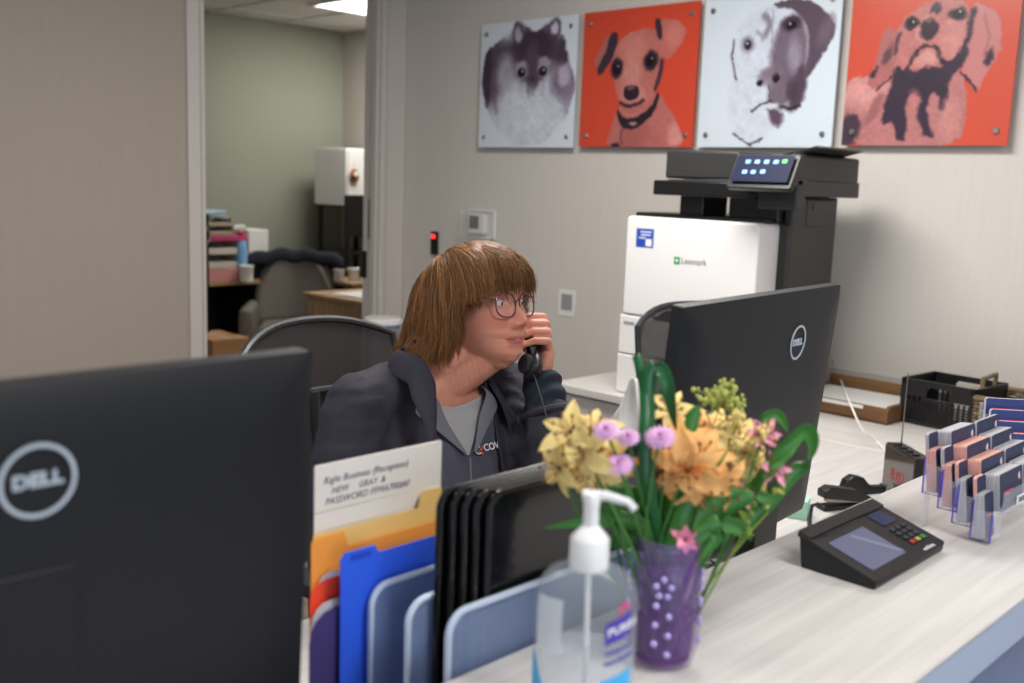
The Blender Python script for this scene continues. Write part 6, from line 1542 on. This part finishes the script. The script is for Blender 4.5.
# ================================================================ clock radio
zt_ = .885
q = [onz(885.8, 441.7, zt_), onz(915.5, 458.9, zt_), onz(926, 455.6, zt_), onz(903.6, 441.7, zt_)]
ck = thing('clock_radio', 'small black cube clock with red digits and antenna behind the ledge', 'clock', (q[0].x, q[0].y, DZ))
ex = (q[1]-q[0]); wck = ex.length; ex.normalize(); ey = Vector((-ex.y, ex.x, 0)); dck = (q[2]-q[1]).dot(ey); hck = zt_-DZ
M_ckf = mat('clock_face', (72, 64, 60), rough=.12, spec=.8, coat=.5); M_digit = mat('red_digits', (150, 44, 44), emit=(200, 44, 44), estr=.12)
Mk = frame((0, 0, 0), ex, ey, Vector((0, 0, 1)))
print('CLOCK', wck, dck, hck)
b = MB(); b.box((wck/2, abs(dck)/2+.002, hck/2), (wck, abs(dck), hck), Mk); b.build('case', M_termb, ck, bevel=.003)
b = MB(); b.box((wck/2, .0005, hck/2), (wck-.004, .003, hck-.008), Mk); b.build('mirror_face', M_ckf, ck, bevel=.001)
text('digits', '8:02', .046, Mk @ T(wck*.50, -.0015, hck*.42) @ FACE_NY, M_digit, ck, depth=.0003)
b = MB()
for k in range(4): b.box((wck*(.2+.2*k), abs(dck)*.4, hck+.002), (.012, .016, .004), Mk)
b.build('buttons', M_term, ck, bevel=.001)
at = ony(897.5, 374, (ck.location+ex*wck*.35).y); b = MB(); b.tube([Mk @ Vector((wck*.10, abs(dck)*.8, hck)), Mk @ Vector((wck*.10, abs(dck)*.8, hck+.185))], [.0022, .0014]); b.ell(Mk @ Vector((wck*.10, abs(dck)*.8, hck+.187)), (.003, .003, .003), 8, 6); b.build('antenna', M_steel, ck)
# white cable from the wall to the clock
pts = [ony(833, 357, WY-.01), ony(840, 378, WY-.06), onz(850, 403, DZ+.11), onz(863, 430, DZ+.05), onz(882, 447, DZ+.005), ck.location+ex*.02+ey*.06+Vector((0, 0, .012))]
P = [Vector(p) for p in pts]; Q = []
for i in range(len(P)-1):
    p0 = P[max(0, i-1)]; p1 = P[i]; p2 = P[i+1]; p3 = P[min(len(P)-1, i+2)]
    for k in range(8): t = k/8; Q.append(.5*((2*p1)+(-p0+p2)*t+(2*p0-5*p1+4*p2-p3)*t*t+(-p0+3*p1-3*p2+p3)*t**3))
Q.append(P[-1]); b = MB(); b.tube(Q, .0032, seg=8); o = b.build('power_cord', M_wplastic); tag(o, 'white power cord curving down from the wall onto the counter', 'cord')
# ================================================================ wooden tray, black crate, wicker basket, tissue box
M_twood = streakmat('tray_wood', (96, 66, 40), (140, 102, 64), (.6, 8, 8), scale=6, rough=.6)
tr = thing('wooden_paper_tray', 'brown wooden tray with papers against the back wall', 'tray', (-1.62, 3.50, DZ), -2)
b = MB(); tw, td, th = .38, .30, .062
b.box((0, 0, .006), (tw, td, .012)); b.box((0, td/2-.007, th*.75), (tw, .014, th*1.5)); b.box((0, -td/2+.007, th*.45), (tw, .014, th*.9)); b.box((-tw/2+.007, 0, th/2), (.014, td-.03, th)); b.box((tw/2-.007, 0, th/2), (.014, td-.03, th)); b.build('tray_body', M_twood, tr, bevel=.002)
for k in range(3): pp_ = MB().box((-.02+.01*k, -.01*k, .020+.014*k), (.34, .27, .012), RZ(3*k-3)).build('paper_stack', M_paper if k else mat('dark_folder', (50, 50, 62)), tr, smooth=False)
c0 = onz(899.6, 421, DZ)
M_crate = mat('crate_black', (24, 24, 26), rough=.45); M_cmesh = holemat('crate_mesh', (26, 26, 28), scale=95, open_=.42, rough=.5, metal=0, angle=0)
cr = thing('black_crate', 'black plastic mesh crate with handle hole on the counter by the wall', 'crate', (c0.x, c0.y, DZ), -5)
cw, cd, ch = .255, .22, .155
def crate_wall(x0, y0, x1, y1, handle):
    b = MB(); d = Vector((x1-x0, y1-y0, 0)); L = d.length; d.normalize(); nn = Vector((-d.y, d.x, 0)); M = frame((x0, y0, 0), d, Vector((0, 0, 1)), nn)
    t = .006
    b.box((L/2, ch-.010, 0), (L, .020, t*2), M); b.box((L/2, .008, 0), (L, .016, t*2), M); b.box((.008, ch/2, 0), (.016, ch, t*2), M); b.box((L-.008, ch/2, 0), (.016, ch, t*2), M)
    if handle: b.box((L*.17, ch*.76, 0), (L*.34, ch*.26, t), M); b.box((L*.83, ch*.76, 0), (L*.34, ch*.26, t), M); b.box((L/2, ch*.58, 0), (L*.40, .012, t*1.6), M)
    else: b.box((L/2, ch*.76, 0), (L, ch*.26, t), M)
    for k in range(1, 14): b.box((L*k/14, ch*.33, 0), (.0075, ch*.56, t*.7), M)
    for k in range(1, 8): b.box((L/2, ch*.08+ch*.06*k, 0), (L, .0055, t*.7), M)
    b.build('side_wall', M_crate, cr, smooth=False)
crate_wall(0, 0, cw, 0, True); crate_wall(0, cd, cw, cd, True); crate_wall(0, 0, 0, cd, False); crate_wall(cw, 0, cw, cd, False)
MB().box((cw/2, cd/2, .004), (cw, cd, .006)).build('floor_panel', M_crate, cr, smooth=False)
t = thing('grey_booklet', 'pale booklet standing inside the black crate', 'booklet', (c0.x+.17, c0.y+.15, DZ+.007), -5); MB().box((0, 0, .065), (.10, .02, .13), RX(-6)).build('cover', mat('booklet_grey', (176, 170, 160), rough=.7), t, bevel=.001)
M_wick = streakmat('wicker', (92, 78, 58), (150, 132, 102), (4, 4, 26), scale=8, rough=.8, bump=.6)
wb0 = ony(1003, 404, 3.52)
wk = thing('wicker_basket', 'woven wicker basket with a wooden handle at the right beyond the crate', 'basket', (-1.02, 3.56, DZ), 3)
def wick_wall(M, L, H):
    b = MB()
    for k in range(int(H/.012)):
        z = .006+.012*k; b.tube([M @ Vector((L*u, z, .004*math.sin(u*L/.018*PI+(k % 2)*PI))) for u in np.linspace(0, 1, max(6, int(L/.009)))], .0055, seg=5)
    return b
bw, bd, bh = .34, .26, .13
for M, L in ((frame((-bw/2, -bd/2, 0), Vector((1, 0, 0)), Vector((0, 0, 1)), Vector((0, -1, 0))), bw), (frame((-bw/2, bd/2, 0), Vector((1, 0, 0)), Vector((0, 0, 1)), Vector((0, -1, 0))), bw), (frame((-bw/2, -bd/2, 0), Vector((0, 1, 0)), Vector((0, 0, 1)), Vector((1, 0, 0))), bd), (frame((bw/2, -bd/2, 0), Vector((0, 1, 0)), Vector((0, 0, 1)), Vector((1, 0, 0))), bd)):
    wick_wall(M, L, bh).build('woven_wall', M_wick, wk)
b = MB(); b.tube([(-bw/2, -bd/2, bh), (bw/2, -bd/2, bh), (bw/2, bd/2, bh), (-bw/2, bd/2, bh)], .010, closed=True, seg=8); b.build('rim', M_wick, wk)
for sx_ in (-1, 1): b = MB(); b.tube([(sx_*bw/2, -.07, bh), (sx_*bw/2, -.07, bh+.055), (sx_*bw/2, .07, bh+.055), (sx_*bw/2, .07, bh)], .008, seg=8); b.build('handle', M_wick, wk)
MB().box((0, 0, .006), (bw-.01, bd-.01, .010)).build('basket_floor', M_wick, wk, smooth=False)
t = thing('black_dish', 'dark round dish lying in the wicker basket', 'dish', (-.99, 3.60, DZ+.11)); b = MB(); b.lathe([(0, 0), (.10, .0), (.115, .012), (.105, .024), (0, .030)], 28, RX(6)); b.build('dish', mat('lid_dark', (48, 46, 46), rough=.4), t)
t = thing('white_packet', 'white crumpled packet lying in the wicker basket', 'packet', (-.97, 3.50, DZ+.12)); b = MB(); b.grid(9, 9, lambda u, v: ((u-.5)*.14, (v-.5)*.09, .012*math.sin(u*7+v*3)*math.cos(v*6)+.012)); b.build('wrapper', M_wplastic, t, solid=.004, sub=1)
tp_ = onz(628, 452, DZ)
tb2 = thing('tissue_box', 'white tissue box with a tall white tissue behind the bouquet', 'tissue box', (onz(628, 405, .96).x, onz(628, 405, .96).y, DZ), -20)
MB().box((0, 0, .066), (.115, .115, .132)).build('carton', M_paper, tb2, bevel=.003)
MB().lathe([(0, 0), (.034, 0), (.034, .002), (0, .002)], 24, T(0, 0, .132), sy=.6).build('opening', M_greyprint, tb2)
b = MB(); b.grid(17, 12, lambda u, v: ((u-.5)*(.16*(1-v)**.8+.03)+.03*v, .016*math.sin(u*11+v*2)*(1-.3*v), .128+v*.15)); b.build('tissue', M_paper, tb2, solid=.0012, sub=1)
# small bits on the desk seen under the bouquet
t = thing('pen_cup', 'blue and white patterned cup behind the bouquet on the desk', 'cup', (onz(628, 545, .82).x, onz(628, 545, .82).y, DZ))
M_pat = streakmat('blue_pattern', (42, 58, 120), (214, 220, 232), (60, 60, 60), scale=2, contrast=(.47, .53)); MB().lathe([(0, 0), (.036, 0), (.040, .10), (.037, .10), (.033, .006), (0, .006)], 24).build('cup_body', M_pat, t)
# ================================================================ acrylic holders with card stacks
M_acr = mat('acrylic_clear', (226, 226, 240), rough=.05, alpha=.16, vary=0, spec=.7)
M_acre = mat('acrylic_violet_edge', (104, 92, 190), rough=.15, alpha=.85, vary=0)
M_cedge_g = streakmat('card_edges_grey', (140, 140, 148), (206, 206, 210), (260, 1, 1), scale=3, rough=.7)
M_cedge_p = streakmat('card_edges_pink', (206, 148, 138), (228, 176, 164), (260, 1, 1), scale=3, rough=.7)
M_navy_card = mat('card_navy', (36, 42, 74), rough=.45, vary=.03); M_cred = mat('card_red_print', (214, 62, 62), rough=.5, vary=0); M_cwhite = mat('card_white_print', (214, 218, 230), rough=.5, vary=0)
M_bright_navy = mat('card_royal_blue', (32, 48, 112), rough=.45, vary=.03)
hx, hy = -.495, 1.406
hd = thing('card_holder', 'clear acrylic tiered card holder full of navy cards on the ledge', 'card holder', (hx, hy, LZ))
# tier k = 0 front/low ... 3 back/high
tiers = [(-.461, .006), (-.487, .021), (-.508, .037), (-.531, .053)]
TD = .026; COLS = [(0.0, .034, 'p'), (.037, .092, 'l'), (.133, .092, 'l')]
def card_stack(x, y, z, w, h, th, edge, label, face=M_navy_card, tilt=6, n_lines=2, lean=0, grp='stacks of cards in the tiered holder', portrait=False):
    t = thing('card_stack', label, 'cards', (x, y, z), 0, grp)
    M = RY(-tilt) @ T(-th, 0, h/2) @ FACE_X
    b = MB(); b.prism(rrect(w, h, .004, 3), th, M); b.build('cards', edge, t, smooth=False)
    b = MB(); b.prism(rrect(w-.0006, h-.0006, .004, 3), .0008, M @ T(0, 0, th)); fc = b.build('front_card', face, t, smooth=False)
    b = MB(); zf = th+.0009
    if not portrait:
        b.box((-.014, -h*.02, zf), (w*.42, .0022, .0003), M); b.box((-.018, -h*.10, zf), (w*.32, .0014, .0003), M); b.build('red_line', M_cred, fc, smooth=False)
        b = MB(); b.box((w*.36, h*.24, zf), (.0040, .010, .0003), M); b.box((w*.36-.004, h*.24, zf), (.0018, .006, .0003), M); b.build('white_mark', M_cwhite, fc, smooth=False)
        b = MB(); b.box((w*.38, h*.17, zf), (.0050, .004, .0003), M); b.build('red_mark', M_cred, fc, smooth=False)
    else:
        b.box((0, 0, zf), (w*.5, .0022, .0003), M); b.build('red_line', M_cred, fc, smooth=False)
    return t
names = ['front', 'second', 'third', 'rear']; colname = ['near portrait', 'middle landscape', 'far landscape']
pk = [[('g', 0), ('g', 0), ('g', 0)], [('g', 0), ('p', 0), ('g', 0)], [('p', 0), ('p', 0), ('g', 0)], [('p', 0), ('g', 0), ('n', 0)]]
for k, (xc, zb0) in enumerate(tiers):
    xr = xc+TD/2-hx; xl = xc-TD/2-hx
    for ci, (yo, w, kind) in enumerate(COLS):
        # pocket : floor, front wall, back wall, ends
        y0, y1 = yo, yo+w+.003; zl = zb0; fh = .040 if kind == 'p' else .030
        if kind == 'l': zl = zb0+.030
        b = MB(); b.box(((xl+xr)/2, (y0+y1)/2, zl-.001), (TD, y1-y0, .002)); b.box((xr, (y0+y1)/2, zl+fh/2), (.0018, y1-y0, fh)); b.box((xl, (y0+y1)/2, zl+.02), (.0018, y1-y0, .04))
        if kind == 'p': b.box(((xl+xr)/2, y0, zl+.020), (TD, .0016, .04)); 
        b.build('pocket', M_acr, hd, smooth=False)
        if kind == 'p':
            e = MB(); r = .0014; e.tube([(xl, y0-.001, zl+.050), (xl, y0-.001, zl-.001), (xr, y0-.001, zl-.001), (xr, y0-.001, zl+.038)], r, seg=6); e.build('violet_edge', M_acre, hd)
        col = pk[k][ci][0]; edge = {'g': M_cedge_g, 'p': M_cedge_p, 'n': M_cedge_g}[col]; face = M_navy_card
        if kind == 'p':
            cs_ = card_stack(xc+.006, hy+yo+w/2+.001, LZ+zl+.001, .031, .062, .014, edge, '%s stack in the near column of the holder, narrow side toward the viewer' % ['Lowest grey', 'Second lowest grey', 'Second highest pink', 'Highest pink'][k], portrait=True, tilt=7)
            cs2 = card_stack(xc-.004, hy+yo+w/2+.002, LZ+zl+.003, .031, .080, .005, M_cedge_p if col == 'g' else M_cedge_g, '%s thin stack behind the %s one in the near column' % (['Pink', 'Pink', 'Grey', 'Grey'][k], ['lowest grey', 'second lowest grey', 'second highest pink', 'highest pink'][k]), portrait=True, tilt=7)
        else:
            th = [.021, .020, .019, .019][k] if col != 'n' else .004
            nm = {'g': 'grey edged', 'p': 'pink edged', 'n': 'thin'}[col]
            card_stack(xc+.009, hy+yo+w/2+.002, LZ+zl+.001, .088, .0525, th, edge, '%s navy card stack, %s tier of the %s column' % (nm.capitalize(), names[k], ['', 'middle', 'far'][ci]), tilt=7)
    b = MB(); b.box((xl-.0, .24, zb0/2+.0), (.003, .012, max(.004, zb0+.03))); b.build('riser', M_acr, hd, smooth=False)
b = MB(); b.box((-.531-TD/2-hx+.002, .012, .026), (.003, .012, .052)); b.build('front_leg', M_acr, hd, smooth=False)
b = MB(); b.prism(rrect(.034, .014, .002, 3), .0008, T(-.461+TD/2-hx+.001, .105, .046) @ FACE_X); lb_ = b.build('price_label', M_txtw, hd, smooth=False)
b = MB()
for kk in range(9): b.box((-.461+TD/2-hx+.0022, .105-.012+.003*kk, .046), (.0003, .0012 if kk % 2 else .0006, .008))
b.build('barcode', M_txtd, lb_, smooth=False)
# second holder, turned toward the viewer, with royal blue cards
h2 = thing('card_holder', 'second acrylic holder with royal blue cards behind the first, at the right edge', 'card holder', (-.505, 1.965, LZ), 38)
c2 = h2.matrix_basis.copy()
for k in range(4):
    yy = .00+.030*k; zz_ = .004+.015*k
    b = MB(); b.box((0, yy, zz_), (.26, .026, .002)); b.box((0, yy-.013, zz_+.007), (.26, .0018, .014)); b.box((0, yy+.013, zz_+.018), (.26, .0018, .036)); b.build('pocket', M_acr, h2, smooth=False)
    b = MB(); b.box((0, yy+.014, zz_/2), (.25, .002, zz_)); b.build('riser', M_acr, h2, smooth=False)
    for j in range(2):
        off = Vector((-.065+.125*j, yy+.004, zz_+.001)); R_2 = Matrix.Rotation(math.radians(38), 4, 'Z'); pos = Vector((-.505, 1.965, LZ))+(R_2 @ off)
        t = thing('card_stack', '%s stack of royal blue cards in the %s tier of the second holder' % (['Left', 'Right'][j], ['lowest', 'second', 'third', 'highest'][k]), 'cards', pos, 38, 'royal blue card stacks')
        M = RX(-5) @ T(0, 0, .023) @ FACE_NY
        b = MB(); b.prism(rrect(.116, .046, .004, 3), .010, M @ T(0, 0, -.006)); b.build('cards', M_cedge_g, t, smooth=False)
        b = MB(); b.prism(rrect(.1155, .0455, .004, 3), .0008, M @ T(0, 0, .004)); fc = b.build('front_card', M_bright_navy, t, smooth=False)
        b = MB(); b.box((-.02, .004, .0052), (.055, .0022, .0003), M); b.build('red_line', M_cred, fc, smooth=False)
# ================================================================ camera, world, light
cam = bpy.data.cameras.new('camera'); co = bpy.data.objects.new('camera', cam); C.objects.link(co)
m = Matrix.Identity(4)
for i in range(3): m[i][0] = R_[i]; m[i][1] = U_[i]; m[i][2] = -F_[i]; m[i][3] = O_[i]
co.matrix_world = m
cam.sensor_fit = 'HORIZONTAL'; cam.sensor_width = 36; cam.lens = FPX/1024*36; cam.clip_start = .02
cam.dof.use_dof = True; cam.dof.focus_distance = 1.85; cam.dof.aperture_fstop = 4.0
bpy.context.scene.camera = co
w = bpy.data.worlds.new('world'); bpy.context.scene.world = w; w.use_nodes = True
bg = w.node_tree.nodes['Background']; bg.inputs[0].default_value = (.80, .88, 1.0, 1); bg.inputs[1].default_value = .36
# daylight from the lobby windows on the visitors' side
l = bpy.data.lights.new('lobby_window_light', 'AREA'); l.shape = 'RECTANGLE'; l.size = 3.0; l.size_y = 2.0; l.energy = 40; l.color = (.78, .87, 1.0)
lo = bpy.data.objects.new('lobby_window_light', l); C.objects.link(lo); lo.location = (3.4, -1.2, 1.5); lo.rotation_euler = (math.radians(90), 0, math.radians(70))
sc_ = bpy.context.scene
sc_.view_settings.view_transform = 'Standard'; sc_.view_settings.look = 'None'; sc_.view_settings.exposure = 0.45; sc_.view_settings.gamma = 1; sc_.view_settings.use_curve_mapping = False
